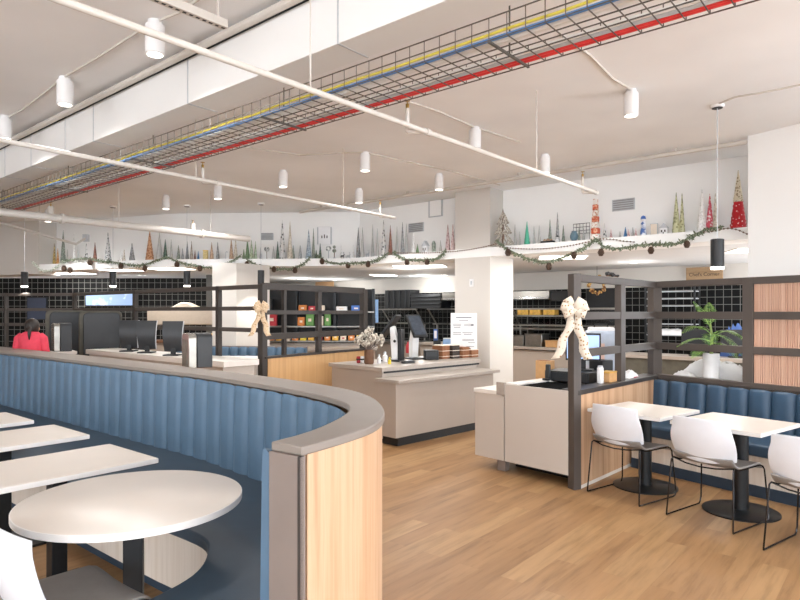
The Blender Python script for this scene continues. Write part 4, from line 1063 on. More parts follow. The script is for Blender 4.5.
# air duct casing along A, with casing joints
def runA(b0, b1, a0, a1, z0, z1): return [AB(a0, b0), AB(a1, b0), AB(a1, b1), AB(a0, b1)]
dk = thing('air_duct', 'long white boxed air duct running below the ceiling', 'duct', AB(3, 2.6, ZC))
part('casing', MB().prism([q.to_2d() for q in runA(2.485, 2.735, -4, 13.5, 0, 0)], 3.165, ZC - .055), M['duct'], dk, w=True, bevel=.004)
part('gap_shade', MB().prism([q.to_2d() for q in runA(2.53, 2.70, -4, 13.5, 0, 0)], ZC - .055, ZC), M['black'], dk, w=True)  # black strip paints the shadow in the gap above the duct
for px in (337, 190, 96, 68, 34, 8):
    p = G(px, 84 + (240 - px) * .40 if px < 337 else 43, 3.165); a = p.dot(AX)
    part('joint', MB().prism([AB(a - .006, 2.482).to_2d(), AB(a + .006, 2.482).to_2d(), AB(a + .006, 2.738).to_2d(), AB(a - .006, 2.738).to_2d()], 3.162, ZC - .06), M['greyc'], dk, w=True)
solo('conduit_pipe', MB().tube([AB(-4, 2.43, 3.50), AB(13.4, 2.43, 3.50)], .028, 10), M['pipe'], 'white conduit pipe running along the top of the air duct', 'pipe', loc=AB(3, 2.43, 3.50), w=True)
# wire basket cable tray
ct = thing('cable_tray', 'long wire basket cable tray carrying coloured cables', 'cable tray', AB(3, 2.8, 2.95))
A0, A1 = -2.5, 12.5; TZ0, TZ1 = 2.95, 3.06; mb = MB()
def thin(p0, p1, r=.0022): mb.bar(p0, p1, r * 2, r * 2)
for b, z in ((2.59, TZ1), (2.59, TZ0 + .05), (2.59, TZ0), (2.70, TZ0), (2.82, TZ0), (2.99, TZ0), (2.99, TZ0 + .05), (2.99, TZ1)): thin(AB(A0, b, z), AB(A1, b, z), .0026)
a = A0
while a < A1:
    thin(AB(a, 2.59, TZ1), AB(a, 2.59, TZ0)); thin(AB(a, 2.59, TZ0), AB(a, 2.99, TZ0)); thin(AB(a, 2.99, TZ0), AB(a, 2.99, TZ1)); a += .1
part('wire_basket', mb, M['galv'], ct, w=True)
rnd = random.Random(11)
def cable(b, z, r, mt, nm, wob=.006, lab=None):
    pts = [AB(A0 + (A1 - A0) * i / 60, b + rnd.uniform(-wob, wob), z + rnd.uniform(0, wob)) for i in range(61)]
    part(nm, MB().tube(pts, r, 6), M[mt], ct, w=True, label=lab)
cable(2.965, 2.966, .011, 'red', 'red_cable', .003); cable(2.94, 2.966, .010, 'red', 'red_cable', .003)
cable(2.622, 2.964, .010, 'blue', 'blue_cable', .004); cable(2.612, 2.985, .007, 'yellow', 'yellow_cable')
for b in (2.665, 2.69, 2.86): cable(b, 2.965, .011, 'whitec', 'white_cable', .007)
for b in (2.905,): cable(b, 2.965, .010, 'greyc', 'grey_cable', .007)
for a in (-.2, 1.6, 3.4, 5.2, 7.0, 9):
    part('hanger_rod', MB().tube([AB(a, 2.79, TZ0 - .01), AB(a, 2.79, ZC)], .005, 6), M['galv'], ct, w=True); part('hanger_channel', MB().bar(AB(a, 2.585, TZ0 - .008), AB(a, 2.995, TZ0 - .008), .012, .008), M['galv'], ct, w=True)
# sprinkler pipes along B, below the tray
def fx(p0, p1, px):
    k = (px - 400) / FPX; d = p1 - p0; return (k * p0.y - p0.x) / (d.x - k * d.y)
def sprinkler(name, label, p0, p1, r, heads):
    mid = (p0 + p1) / 2
    t = thing(name, label, 'sprinkler pipe', (mid.x, mid.y, ZC))
    part('pipe', MB().tube([p0, p1], r, 14), M['pipe'], t, w=True)
    d = (p1 - p0).normalized(); s = V((d.y, -d.x, 0))
    for f, up in heads:
        q = p0.lerp(p1, f); L = .16
        pts = [q, q - s * .10 + d * -.10, q - s * .10 + d * -.10 + V((0, 0, .0)), q - s * .10 - d * .10 + V((0, 0, up))]
        h = part('branch', MB().tube(pts, r * .8, 10), M['pipe'], t, w=True)
        e = pts[-1]; hl = MB().lathe([(.012, 0), (.012, .03), (.004, .03), (.004, .05), (.02, .05), (.02, .054)], 12, e); hl.v = [v - V(t.location) for v in hl.v]
        sub('sprinkler_head', hl, M['brass'], h)
        hl = MB().lathe([(r * 1.35, -.02), (r * 1.35, .02)], 14, (0, 0, 0)).rot(d.to_track_quat('Z', 'Y').to_matrix()).shift(q); hl.v = [v - V(t.location) for v in hl.v]
        sub('coupling', hl, M['pipe'], h)
    k = 3 if (p1 - p0).length > 4 else 2
    for i in range(k):
        q = p0.lerp(p1, (i + .5) / k); part('hanger_rod', MB().tube([q + V((0, 0, r)), V((q.x, q.y, ZC))], .005, 6), M['pipe'], t, w=True)
    return t
ZP = 2.85
def g3(px, py, z): return G(px, py, z)
P1a, P1b = g3(60, 0, ZP), g3(597, 193, ZP); P1a = P1b + (P1a - P1b) * 1.5
sprinkler('sprinkler_pipe', 'long white sprinkler pipe crossing under the cable tray to the upper right', P1a, P1b, .0175, [(fx(P1a, P1b, 428), .16), (fx(P1a, P1b, 596), .16)])
P2a, P2b = g3(0, 140, ZP), g3(395, 218, ZP); P2a = P2b + (P2a - P2b) * 1.3
sprinkler('sprinkler_pipe', 'white sprinkler pipe crossing the left side and ending above the reddish brown tree', P2a, P2b, .018, [(fx(P2a, P2b, 218), .14), (fx(P2a, P2b, 391), .16)])
P3a, P3b = g3(0, 212, ZP), g3(249, 239, ZP); P3a = P3b + (P3a - P3b) * 1.2
sprinkler('sprinkler_pipe', 'thick pale pipe on the left in front of the bright wall', P3a, P3b, .05, [(fx(P3a, P3b, 62), .16), (fx(P3a, P3b, 202), .16)])
pm0, pm1 = g3(300, 212, 3.49), g3(747, 142, 3.49)
dA = (pm1 - pm0).normalized()
t = thing('main_pipe', 'white main pipe under the ceiling in front of the decorated wall', 'pipe', ((pm0 + pm1) / 2).to_2d().to_3d() + V((0, 0, ZC)))
part('pipe', MB().tube([pm0, pm1], .026, 12), M['pipe'], t, w=True)
for f in (.08, .35, .62, .9):
    q = pm0.lerp(pm1, f); part('clip', MB().box((q.x, q.y, (3.49 + ZC) / 2 + .01), (.03, .03, ZC - 3.49 + .02), al), M['pipe'], t, w=True)
a, b = D(0, 223, 10.0), D(76, 244, 10.9)
t = thing('bent_conduit', 'bent pale conduit with a small box at far left', 'conduit', a.to_2d().to_3d() + V((0, 0, ZC)))
c = D(86, 238, 11.1)
part('tube', MB().tube([a + (a - b) * .3, a, b, c], .022, 8), M['pipe'], t, w=True)
part('hanger_rod', MB().tube([a.lerp(b, .5), V((*a.lerp(b, .5).to_2d(), ZC))], .006, 6), M['pipe'], t, w=True)
part('box', MB().box(c, (.1, .06, .13)), M['greyc'], t, w=True)
# perforated channel hung at top left
a, b = g3(160, -2, 3.33), g3(226, 25, 3.33); a = b + (a - b) * 1.8
t = thing('strut_channel', 'white perforated strut channel hung at the top left of the photo', 'strut', b.to_2d().to_3d() + V((0, 0, ZC)))
part('channel', MB().bar(a, b, .045, .05), M['pipe'], t, w=True, bevel=.003)
d = (b - a).normalized(); s = V((d.y, -d.x, 0)); mb = MB()
for i in range(18):
    q = a.lerp(b, (i + .5) / 18); mb.bar(q - d * .011 + V((0, 0, -.0255)), q + d * .011 + V((0, 0, -.0255)), .016, .001)
part('slots', mb, M['black'], t, w=True)
for f in (.5, .93): q = a.lerp(b, f); part('hanger_rod', MB().tube([q, V((q.x, q.y, ZC))], .006, 6), M['pipe'], t, w=True)
# thin conduits feeding the lights
def conduit(px_list, z, lab, r=.009):
    pts = [G(x, y, z) for x, y in px_list]; c = pts[0]
    solo('light_conduit', MB().tube(pts, r, 6), M['pipe'], lab, 'conduit', loc=c, w=True)
conduit([(-30, 140), (8, 117), (22, 110), (66, 76), (100, 56), (150, 24), (180, 12), (215, -12)], ZC - .006, 'thin conduit linking the three lights of the top left row')
conduit([(560, 35), (590, 55), (612, 78), (630, 89)], ZC - .006, 'grey cable leading from the tray to the single right light')
conduit([(718, 104), (735, 97), (765, 92), (810, 83)], ZC - .006, 'white cable leading from the big pendant to the right')
conduit([(405, 100), (440, 112), (474, 127), (520, 142)], ZC - .006, 'thin conduit feeding the light right of the sprinkler elbow')
conduit([(230, 145), (300, 155), (363, 152), (450, 171), (500, 185)], ZC - .006, 'thin conduit feeding the light below the red cable')
# air grilles on the upper wall, framed print, access panel
def onwall(px, py, off=.40): return fpt(px, py, off)
def wallrot(px):
    p, q = front(px - 3, .4), front(px + 3, .4); return math.atan2((q - p).y, (q - p).x)
def grille(x0, x1, y0, y1, lab):
    p, q = onwall(x0, (y0 + y1) / 2), onwall(x1, (y0 + y1) / 2); c = (p + q) / 2; L = (q.to_2d() - p.to_2d()).length; k = c.y / FPX; h = (y1 - y0) * k
    t = thing('air_grille', lab, 'air grille', c, wallrot((x0 + x1) / 2))
    part('frame', MB().box((0, -.008, 0), (L, .016, h)), M['greyc'], t)
    mb = MB()
    for i in range(5): mb.box((0, -.018, -h * .38 + h * .19 * i), (L * .9, .006, h * .1))
    part('louvres', mb, pm('grille_grey', '#8e8e8d', .5), t)
grille(612.5, 635, 199, 210.5, 'grey air grille on the wall between the orange column and the blue figure'); grille(409, 424, 223, 232, 'grey air grille on the wall left of the white column'); grille(261, 273.5, 233, 240, 'grey air grille on the wall left of the tall spotted tree')
p, q = onwall(317.5, 236), onwall(332, 236); c = (p + q) / 2; L = (q.to_2d() - p.to_2d()).length; k = c.y / FPX
t = thing('framed_print', 'white framed print with small dark figures on the upper wall', 'picture', c, wallrot(325))
part('frame', MB().box((0, -.012, 0), (L, .024, 19 * k)), M['white'], t); part('sheet', MB().box((0, -.026, 0), (L * .86, .004, 17 * k)), M['paper'], t)
for sg in (-1, 1): part('frame_side', MB().box((sg * (L / 2 - .012), -.02, 0), (.024, .03, 17 * k)), M['greyc'], t)
part('print_figures', MB().box((-.05, -.0285, -.02), (.02, .002, .05)).box((0, -.0285, -.01), (.02, .002, .07)).box((.05, -.0285, -.02), (.02, .002, .05)), M['inkd'], t)
p, q = onwall(429, 200), onwall(443, 200); c = (p + q) / 2; L = (q.to_2d() - p.to_2d()).length; k = c.y / FPX
t = thing('access_hatch', 'white access panel high on the wall beside the white column', 'panel', c, wallrot(436))
part('frame', MB().box((0, -.008, 0), (L, .016, 34 * k)), M['greyc'], t); part('door', MB().box((0, -.018, 0), (L * .8, .006, 32 * k)), M['wall'], t)
# light panels in the lower ceiling
PANELS = []
for x0, x1, y0, lab in ((395, 445, 266, 'lit ceiling panel left of the white column'), (372, 395, 275, 'lit ceiling panel behind the drooping garland, farther in'), (540, 585, 257, 'lit ceiling panel behind the garland right of the white column'), (105, 138, 270, 'lit ceiling panel above the black tiles beside a pendant'), (150, 190, 268.5, 'lit ceiling panel above the cream hood'), (50, 90, 273, 'lit ceiling panel farthest left'), (735, 752, 250, 'lit ceiling panel right of the big pendant')):
    p, q = G(x0, y0, ZL), G(x1, y0, ZL); c = (p + q) / 2; L = max(.3, (q - p).length)
    t = thing('ceiling_lamp', lab, 'ceiling light', (c.x, c.y, ZL), -.2)
    part('panel_frame', MB().box((0, 0, -.004), (L + .04, .64, .008)), M['white'], t); part('diffuser', MB().box((0, 0, -.01), (L, .58, .006)), M['panel'], t)
    PANELS.append((c.x, c.y, ZL - .03, L))
for px, py, lab in ((300, 278.5, 'small round downlight left above the dark framed screen'), (335, 279.5, 'small round downlight right above the dark framed screen'), (444, 275, 'small round downlight left of the white column'), (552, 274, 'small round downlight above the cream bow'), (634, 262, 'small round downlight behind the right garland')):
    p = G(px, py, ZL)
    t = thing('downlight', lab, 'ceiling light', (p.x, p.y, ZL)); part('ring', MB().lathe([(.07, -.008), (.09, -.006), (.09, 0)], 24), M['white'], t); part('lens', MB().lathe([(.001, -.009), (.07, -.009), (.07, -.007)], 20), M['panel'], t)
# ================================================================== LEDGE DECORATIONS
# px centre, top row, half width px, colour key, style
T = dict(black=('two', '#1b1d1f', '#c9c9c5', 28, .35), dark=('pm', '#3d4245'), green=('pm', '#68805c'), gold=('two', '#7d6a3c', '#c4a862', 40, .45), orange=('two', '#b46c34', '#d8a568', 40, .45),
         greygreen=('two', '#6c756b', '#98a094', 50, .5), lgrey=('pm', '#b9b9b6'), white=('two', '#d8d8d5', '#f0f0ee', 40, .4), spot=('two', '#3f4244', '#d4d4d2', 26, .38), brown=('two', '#6d4538', '#97695a', 45, .5),
         silver=('two', '#6b6e70', '#cfd0d0', 36, .45), grey=('two', '#77797b', '#a4a5a5', 50, .5), copper=('two', '#a8714e', '#cfa07c', 34, .5), dgreen=('two', '#2f4238', '#5b7264', 45, .5), taupe=('two', '#8c7f74', '#b3a89d', 45, .5),
         tan=('two', '#957760', '#bda189', 45, .5), pgreen=('two', '#8a9c7e', '#b6c2aa', 45, .5), bluegrey=('two', '#7c8b98', '#b4c0ca', 40, .45), red=('two', '#f2e4e2', '#bb1420', 34, .2), pink=('two', '#b78f8c', '#dcc4c2', 40, .45),
         teal=('pm', '#4fae90'), blue=('pm', '#3c6e9c'), olive=('two', '#8d8e66', '#c0bf98', 40, .45), redw=('two', '#efe2e0', '#c0485a', 44, .38), beige=('two', '#b7aa98', '#d6ccbd', 45, .5), champagne=('two', '#8d8579', '#d5cec2', 60, .5))
def tmat(k):
    q = T[k]
    return two('tree_' + k, q[1], q[2], q[3] * .8, q[4], .6) if q[0] == 'two' else pm('tree_' + k, q[1], .6, var=.12, scale=40)
WORD = dict(black='black and white spotted', dark='dark grey', green='green', gold='green gold', orange='orange gold', greygreen='grey green', lgrey='pale grey', white='white', spot='black and white speckled', brown='reddish brown', silver='mottled silver',
            grey='grey', copper='copper', dgreen='dark green', taupe='taupe', tan='tan', pgreen='pale green', bluegrey='blue grey', red='red beaded', pink='dusty pink', teal='smooth teal', blue='small blue', olive='olive', redw='red and white', beige='beige', champagne='champagne')
SETA = [(40.5, 238, 1.6, 'black'), (46, 246, 1.5, 'dark'), (54.3, 243, 1.6, 'gold'), (57.8, 248, 1.5, 'orange'), (63.2, 230, 2.8, 'greygreen'), (67.3, 249, 1.6, 'lgrey'), (74, 232, 1.8, 'white'), (78, 246, 1.4, 'lgrey'), (86.4, 243, 2.0, 'spot'), (95, 242, 2.3, 'brown'),
        (108, 232, 3.5, 'silver'), (121.5, 250, 1.3, 'white'), (124.2, 249, 1.3, 'beige'), (132, 243, 3.0, 'grey'), (149.7, 230, 4.2, 'copper'), (159.5, 232, 3.4, 'lgrey'), (165.3, 239, 2.4, 'dgreen'), (168.9, 246, 1.4, 'white'), (171.2, 239, 1.8, 'lgrey'), (178.5, 245, 2.0, 'greygreen'),  # lgrey after copper is a solid cone standing in for its wall shadow
        (182.6, 248, 1.5, 'grey'), (187.2, 241, 1.7, 'dark'), (191.5, 241, 1.7, 'taupe'), (195, 250, 1.2, 'brown'), (198.3, 251, 1.1, 'blue'), (211.7, 242, 2.0, 'tan'), (217.7, 242, 1.9, 'grey'), (231.3, 238, 2.2, 'tan'), (235.6, 238, 2.3, 'beige'), (243.8, 249, 1.4, 'green'), (247.5, 238, 2.4, 'green'),
        (251.5, 240, 2.3, 'pgreen'), (255.5, 241, 1.8, 'pgreen'), (260.8, 247, 1.3, 'grey'), (273.5, 246, 1.8, 'lgrey'), (277.7, 241, 1.8, 'dgreen'), (282.3, 220, 3.4, 'spot'), (290, 221, 2.8, 'beige'), (293.2, 245, 1.9, 'greygreen'), (300.2, 245, 2.0, 'grey'), (308.7, 229, 3.2, 'bluegrey'), (313.5, 228, 1.8, 'greygreen'),  # beige beside the tall spot cone: that cone's shadow on the wall, built solid
        (316.2, 250, 1.5, 'dgreen'), (320.2, 243, 1.6, 'dgreen'), (341, 242, 1.3, 'white'), (353.2, 244, 1.4, 'white'), (358.3, 227, 2.6, 'grey'), (362.5, 227, 2.2, 'lgrey')]
SETB = [(372.7, 224, 1.8, 'lgrey'), (377.4, 228, 1.9, 'lgrey'), (383.6, 220, 3.0, 'spot'), (390.4, 225, 2.5, 'brown'), (397, 226, 2.0, 'lgrey'), (402.5, 222, 2.2, 'grey'), (406.3, 223, 2.0, 'lgrey'), (413.5, 233, 2.2, 'white'), (417.5, 244, 1.8, 'green'), (440.5, 240, 1.5, 'lgrey'), (447.8, 224, 2.8, 'pink'), (452.8, 224, 2.5, 'pink')]
SETC = [(515, 224, 1.6, 'lgrey'), (519.8, 231, 1.3, 'lgrey'), (527, 221, 3.0, 'teal'), (534, 226, 1.7, 'lgrey'), (539.2, 225, 1.7, 'lgrey'), (550, 219, 2.0, 'greygreen'), (557.5, 212, 2.2, 'grey'), (563.3, 225, 1.7, 'greygreen'), (579, 228, 1.4, 'greygreen'), (583.5, 228, 1.4, 'lgrey'), (604.6, 223, 2.2, 'spot'), (611, 229, 1.5, 'pink'), (620, 231, 1.4, 'lgrey'),
        (625.4, 227, 1.9, 'blue'), (628.6, 229, 1.5, 'pink'), (632.8, 227, 1.5, 'lgrey'), (635.8, 228, 1.4, 'pink'), (676.2, 192, 4.0, 'olive'), (682, 193, 2.8, 'olive'), (702, 187, 5.0, 'white'), (709.8, 193, 4.0, 'redw'), (715.3, 193, 3.0, 'beige'), (738.3, 171, 7.6, 'red')]  # beige right of redw: its wall shadow added as a cone
def cone_tree(px, ytop, hw, key, label, group, off=.17):
    p = front(px, off); k = p.y / FPX; h = H + (HY - ytop) * k - ZS; r = hw * k
    n = max(6, int(h / .045)); prof = [(r * .55, 0), (r * .55, .012)]
    for i in range(n):
        z = .012 + (h - .012) * i / n; q = 1 - i / n
        prof += [(r * q + .002, z), (r * q * .90 + .002, z + (h / n) * .35)]
    prof.append((.0015, h))
    t = solo('tabletop_tree', MB().lathe(prof, 16, jag=.06), tmat(key), label, 'tree ornament', loc=(p.x, p.y, ZS), group=group, smooth=40)
    return t, h, r
ORD = ['first', 'second', 'third', 'fourth', 'fifth', 'sixth', 'seventh', 'eighth', 'ninth', 'tenth', 'eleventh', 'twelfth', 'thirteenth', 'fourteenth', 'fifteenth', 'sixteenth', 'seventeenth', 'eighteenth', 'nineteenth', 'twentieth', 'twenty-first', 'twenty-second', 'twenty-third', 'twenty-fourth', 'twenty-fifth', 'twenty-sixth']
MID = SETA[:25], SETA[25:]
for s, where, rev in ((MID[0], 'from the ledge left end', False), (MID[1], 'left of the framed print side, counted from the ledge bend', False), (SETB, 'left of the white column', True), (SETC, 'right of the white column', False)):
    L = list(reversed(s)) if rev else s
    for i, (px, yt, hw, key) in enumerate(L):
        if s is MID[1]: lab = f'{WORD[key]} cone tree on the ledge, {ORD[i]} right of the blue one'
        else: lab = f'{WORD[key]} cone tree on ledge, {ORD[i]} {where}'
        off = .17 if (i % 2 == 0 or hw > 2.9) else .22
        t, h, r = cone_tree(px, yt, hw, key, lab, 'cone trees on the high ledge', off)
        if hw > 2.9 and key in ('red', 'white', 'redw', 'olive'):
            if key == 'red':
                t.parent = None
                part('gold_top', MB().lathe([(r * .56 + .006, h * .47), (r * .28 + .006, h * .73), (.004, h * 1.01)], 20, jag=.05), two('gold_top_beads', '#8c7a58', '#d8ccb4', 40, .4, .5), t, label='gold beaded upper half')
def at_ledge(px, off=.15):
    p = front(px, off); return V((p.x, p.y, ZS)), p.y / FPX
def orn(name, label, cat, px, off, pieces, group=None, rot=None):
    p, k = at_ledge(px, off); t = thing(name, label, cat, p, wallrot(px) if rot is None else rot, group)
    for nm, f, mat, kw in pieces: part(nm, f(k), mat, t, **kw)
    return t
# tiered wire tree on its little board
def tier(k):
    mb = MB(); rr_ = random.Random(4)
    for z0, z1, r0 in ((2, 15, 12), (13, 25, 9.6), (23, 34, 6.6)):
        for i in range(14):
            a = 2 * PI * i / 14
            mb.tube([(math.cos(a) * r0 * k, math.sin(a) * r0 * .4 * k, z0 * k), (math.cos(a + .25) * r0 * .6 * k, math.sin(a + .25) * r0 * .24 * k, (z0 + z1) / 2 * k), (math.cos(a + .5) * r0 * .12 * k, math.sin(a + .5) * r0 * .1 * k, z1 * k)], .5 * k, 5)
        mb.tube([(math.cos(2 * PI * i / 20) * r0 * k, math.sin(2 * PI * i / 20) * r0 * .4 * k, z0 * k) for i in range(20)], .55 * k, 5, closed=True)
    return mb
orn('tiered_tree', 'champagne tiered wire tree at the right side of the white column', 'tree ornament', 503, .05, [('wire_tiers', tier, tmat('champagne'), {}), ('trunk', lambda k: MB().lathe([(1.0 * k, 0), (.8 * k, 34 * k), (.1 * k, 38 * k)], 8), M['brown'], {})])
# topiary balls, wreath sculptures, candy cane, deer, houses, figures
orn('ball_topiary', 'silver ball topiary on a thin stem under the left wall grille', 'ornament', 266.8, .16, [('ball', lambda k: MB().ball((0, 0, 10.5 * k), 2.6 * k, 16), two('silver_ball', '#5d6264', '#d0d4d4', 30, .4, .3, .4), {}), ('stem', lambda k: MB().tube([(0, 0, 0), (0, 0, 8.5 * k)], .35 * k), M['brown'], {}), ('foot', lambda k: MB().lathe([(1.2 * k, 0), (1.2 * k, .5 * k)], 12), M['white'], {})])
def ring_(k, r, z): return MB().tube([(math.cos(2 * PI * i / 18) * r * k, 0, z * k + math.sin(2 * PI * i / 18) * r * k) for i in range(18)], .8 * k, 6, closed=True)
orn('wreath_ornament', 'silver wreath ornament on a stand right below the framed print', 'ornament', 328.5, .16, [('wreath', lambda k: ring_(k, 2.0, 10.5), tmat('silver'), {}), ('stem', lambda k: MB().tube([(0, 0, 0), (0, 0, 8 * k)], .4 * k), M['greyc'], {}), ('foot', lambda k: MB().lathe([(1.3 * k, 0), (1.3 * k, .5 * k)], 12), M['greyc'], {})])
orn('ball_topiary', 'grey green double ball topiary right of the silver wreath ornament', 'ornament', 334.3, .16, [('lower_ball', lambda k: MB().ball((0, 0, 8.3 * k), 2.0 * k, 12), tmat('greygreen'), {}), ('upper_ball', lambda k: MB().ball((0, 0, 12 * k), 1.6 * k, 12), tmat('greygreen'), {}), ('stem', lambda k: MB().tube([(0, 0, 0), (0, 0, 7 * k)], .4 * k), M['brown'], {}), ('foot', lambda k: MB().lathe([(1.4 * k, 0), (1.1 * k, 1.5 * k)], 12), M['greyc'], {})])
orn('candy_cane', 'small white hooked cane ornament left of the tan trees', 'ornament', 225.8, .16, [('cane', lambda k: MB().tube([(0, 0, 0), (0, 0, 6.5 * k), (.3 * k, 0, 7.8 * k), (1.2 * k, 0, 8.2 * k), (1.9 * k, 0, 7.2 * k)], .4 * k, 6), M['greyc'], {}), ('foot', lambda k: MB().lathe([(1 * k, 0), (1 * k, .4 * k)], 10), M['white'], {})])
orn('gold_box_ornament', 'gold upright box ornament between the two left wall trees', 'ornament', 205.6, .16, [('box_body', lambda k: MB().box((0, 0, 4.5 * k), (4.4 * k, 2.5 * k, 9 * k)), two('gold_glitter', '#8b7a45', '#d2bd82', 60, .4, .5), {}), ('lid', lambda k: MB().box((0, 0, 9.2 * k), (4.8 * k, 2.8 * k, .6 * k)), M['gold'], {})])
def deer(px, s, mat, lab):
    def body(k):
        k = k * s; mb = MB()
        mb.tube([(-2.2 * k, 0, 3.4 * k), (-.8 * k, 0, 3.6 * k), (1.0 * k, 0, 3.6 * k), (1.7 * k, 0, 4.4 * k), (2.0 * k, 0, 5.6 * k), (2.9 * k, 0, 5.5 * k)], [.55 * k, .9 * k, .85 * k, .55 * k, .5 * k, .25 * k], 8)
        for x in (-1.7, 1.2):
            for y in (-.4, .4): mb.tube([(x * k, y * k, 3.2 * k), ((x - .15) * k, y * k, 1.6 * k), (x * k, y * k, 0)], [.4 * k, .22 * k, .2 * k], 6)
        return mb
    def ant(k):
        k = k * s; mb = MB()
        for y in (-1, 1): mb.tube([(1.9 * k, .2 * y * k, 5.9 * k), (1.5 * k, .8 * y * k, 7.2 * k), (1.9 * k, 1.1 * y * k, 8.4 * k)], .13 * k, 5).tube([(1.5 * k, .8 * y * k, 7.2 * k), (1.0 * k, .9 * y * k, 8 * k)], .1 * k, 5)
        return mb
    orn('deer_ornament', lab, 'ornament', px, .13, [('body', body, mat, dict(smooth=70)), ('antlers', ant, mat, {})])
deer(342.5, .8, M['charcoal'], 'small dark deer ornament right of the double topiary'); deer(348.3, .8, M['greyc'], 'small pale deer ornament in the middle of the three deer'); deer(367.5, .95, M['greyc'], 'pale deer ornament left of the pale trees before the bead string')
def house(px, w, h, lab, mat):
    orn('house_ornament', lab, 'ornament', px, .14, [('walls', lambda k: MB().box((0, 0, h * .3 * k), (w * k, w * .7 * k, h * .6 * k)), mat, {}),
        ('roof', lambda k: MB().loft([[V((x * k, y * k, z * k)) for x, z in ((-w * .58, h * .58), (w * .58, h * .58), (0, h))] for y in (-w * .4, w * .4)]), M['greyc'], {}),
        ('window', lambda k: MB().box((-w * .22 * k, -w * .355 * k, h * .32 * k), (w * .2 * k, .15 * k, h * .2 * k)), M['inkd'], {}), ('window', lambda k: MB().box((w * .22 * k, -w * .355 * k, h * .32 * k), (w * .2 * k, .15 * k, h * .2 * k)), M['inkd'], {}), ('door', lambda k: MB().box((0, -w * .355 * k, h * .12 * k), (w * .16 * k, .15 * k, h * .24 * k)), M['inkd'], {})])
house(425.5, 6, 12.5, 'little white house ornament left of the pink trees', M['white']); house(664, 7, 11.5, 'little white house ornament left of the olive trees', M['white'])
orn('lantern_ornament', 'squat grey green arched ornament right of the little white house', 'ornament', 433.7, .15, [('body', lambda k: MB().lathe([(2 * k, 0), (2 * k, 9 * k), (1.2 * k, 11.5 * k), (.1 * k, 12 * k)], 16), tmat('greygreen'), {}), ('base', lambda k: MB().lathe([(2.3 * k, 0), (2.3 * k, .5 * k)], 16), M['white'], {})])
orn('picture_block', 'pale square picture block left of the right little house', 'ornament', 654, .2, [('block', lambda k: MB().box((0, 0, 6.5 * k), (7 * k, 1.4 * k, 12.5 * k)), M['greyc'], {}), ('picture', lambda k: MB().box((0, -.75 * k, 6.5 * k), (6 * k, .1 * k, 11 * k)), M['ivory'], {})])
orn('snow_figure', 'small white snow figure in front of the black tray', 'ornament', 557.3, .1, [('body', lambda k: MB().ball((0, 0, 2 * k), 2 * k, 12).ball((0, 0, 4.8 * k), 1.4 * k, 12), M['white'], dict(smooth=60)), ('hat', lambda k: MB().lathe([(1.5 * k, 5.6 * k), (1.5 * k, 5.9 * k), (.9 * k, 6 * k), (.9 * k, 7.3 * k)], 12), M['black'], {})])
orn('ornament_tray', 'low black tray holding tan ornaments, left of the snow figure', 'tray', 548, .12, [('tray_body', lambda k: MB().box((0, 0, 1.3 * k), (13 * k, 5 * k, 2.6 * k)), M['black'], {}), ('filling', lambda k: MB().ball((-3.5 * k, 0, 3.2 * k), 1.8 * k, 8).ball((0, 0, 3.4 * k), 2.0 * k, 8).ball((3.4 * k, 0, 3 * k), 1.6 * k, 8), M['tan'] if 'tan' in M else tmat('tan'), {})])
def rackw(k):
    mb = MB()
    for i in range(6): mb.tube([((-8 + 3.4 * i) * k, 0, 9 * k), ((-8 + 3.4 * i) * k, 0, 19 * k)], .22 * k, 4)
    for z in (9, 12, 15.5, 19): mb.tube([(-8.2 * k, 0, z * k), (9.2 * k, 0, z * k)], .25 * k, 4)
    for x in (-8, 9): mb.tube([(x * k, 0, 0), (x * k, 0, 9 * k)], .25 * k, 4)
    return mb
orn('wire_stand', 'black wire grid stand left of the orange and white column', 'ornament', 581, .30, [('wire_grid', rackw, M['blackm'], {})])
orn('blue_vase', 'round blue grey vase in front of the black wire stand', 'vase', 574, .14, [('bowl', lambda k: MB().lathe([(1.5 * k, 0), (3.6 * k, 3 * k), (4 * k, 6 * k), (3 * k, 9 * k), (2.2 * k, 10 * k), (2.6 * k, 10.6 * k)], 20), pm('blue_grey_glaze', '#5b7684', .3, var=.2), dict(smooth=60))])
def stackc(px):
    p, k = at_ledge(px, .12)
    t = thing('stacked_column', 'tall orange and white stacked column ornament right of the black wire stand', 'ornament', p, wallrot(px))
    for i in range(7):
        w = (8.2 - .65 * i) * k; h = 5.9 * k
        part('tier', MB().box((0, 0, h * (i + .5)), (w, w * .8, h * .94)), two('orange_print', '#c24f2c', '#e6b496', 30, .52, .6, kind='n', bump=0) if i % 2 == 1 else two('white_print', '#c08a6c', '#ece6de', 30, .45, .6, kind='n', bump=0), t, bevel=.006)
stackc(595.5)
orn('blue_figure', 'blue and white standing figure ornament right of the right wall grille', 'ornament', 643.3, .14, [('robe', lambda k: MB().lathe([(3.2 * k, 0), (3.2 * k, 2 * k), (2.2 * k, 10 * k), (2.4 * k, 13 * k), (1.2 * k, 15 * k)], 16), two('blue_white_glaze', '#4467a6', '#e6e9ee', 16, .5, .35, kind='n', bump=0), dict(smooth=50)), ('head', lambda k: MB().ball((0, 0, 16.5 * k), 2 * k, 12), M['white'], {}), ('cap', lambda k: MB().lathe([(2.5 * k, 17.3 * k), (2.6 * k, 18 * k), (2.0 * k, 20 * k), (.2 * k, 21 * k)], 14), M['bluep'], {})])

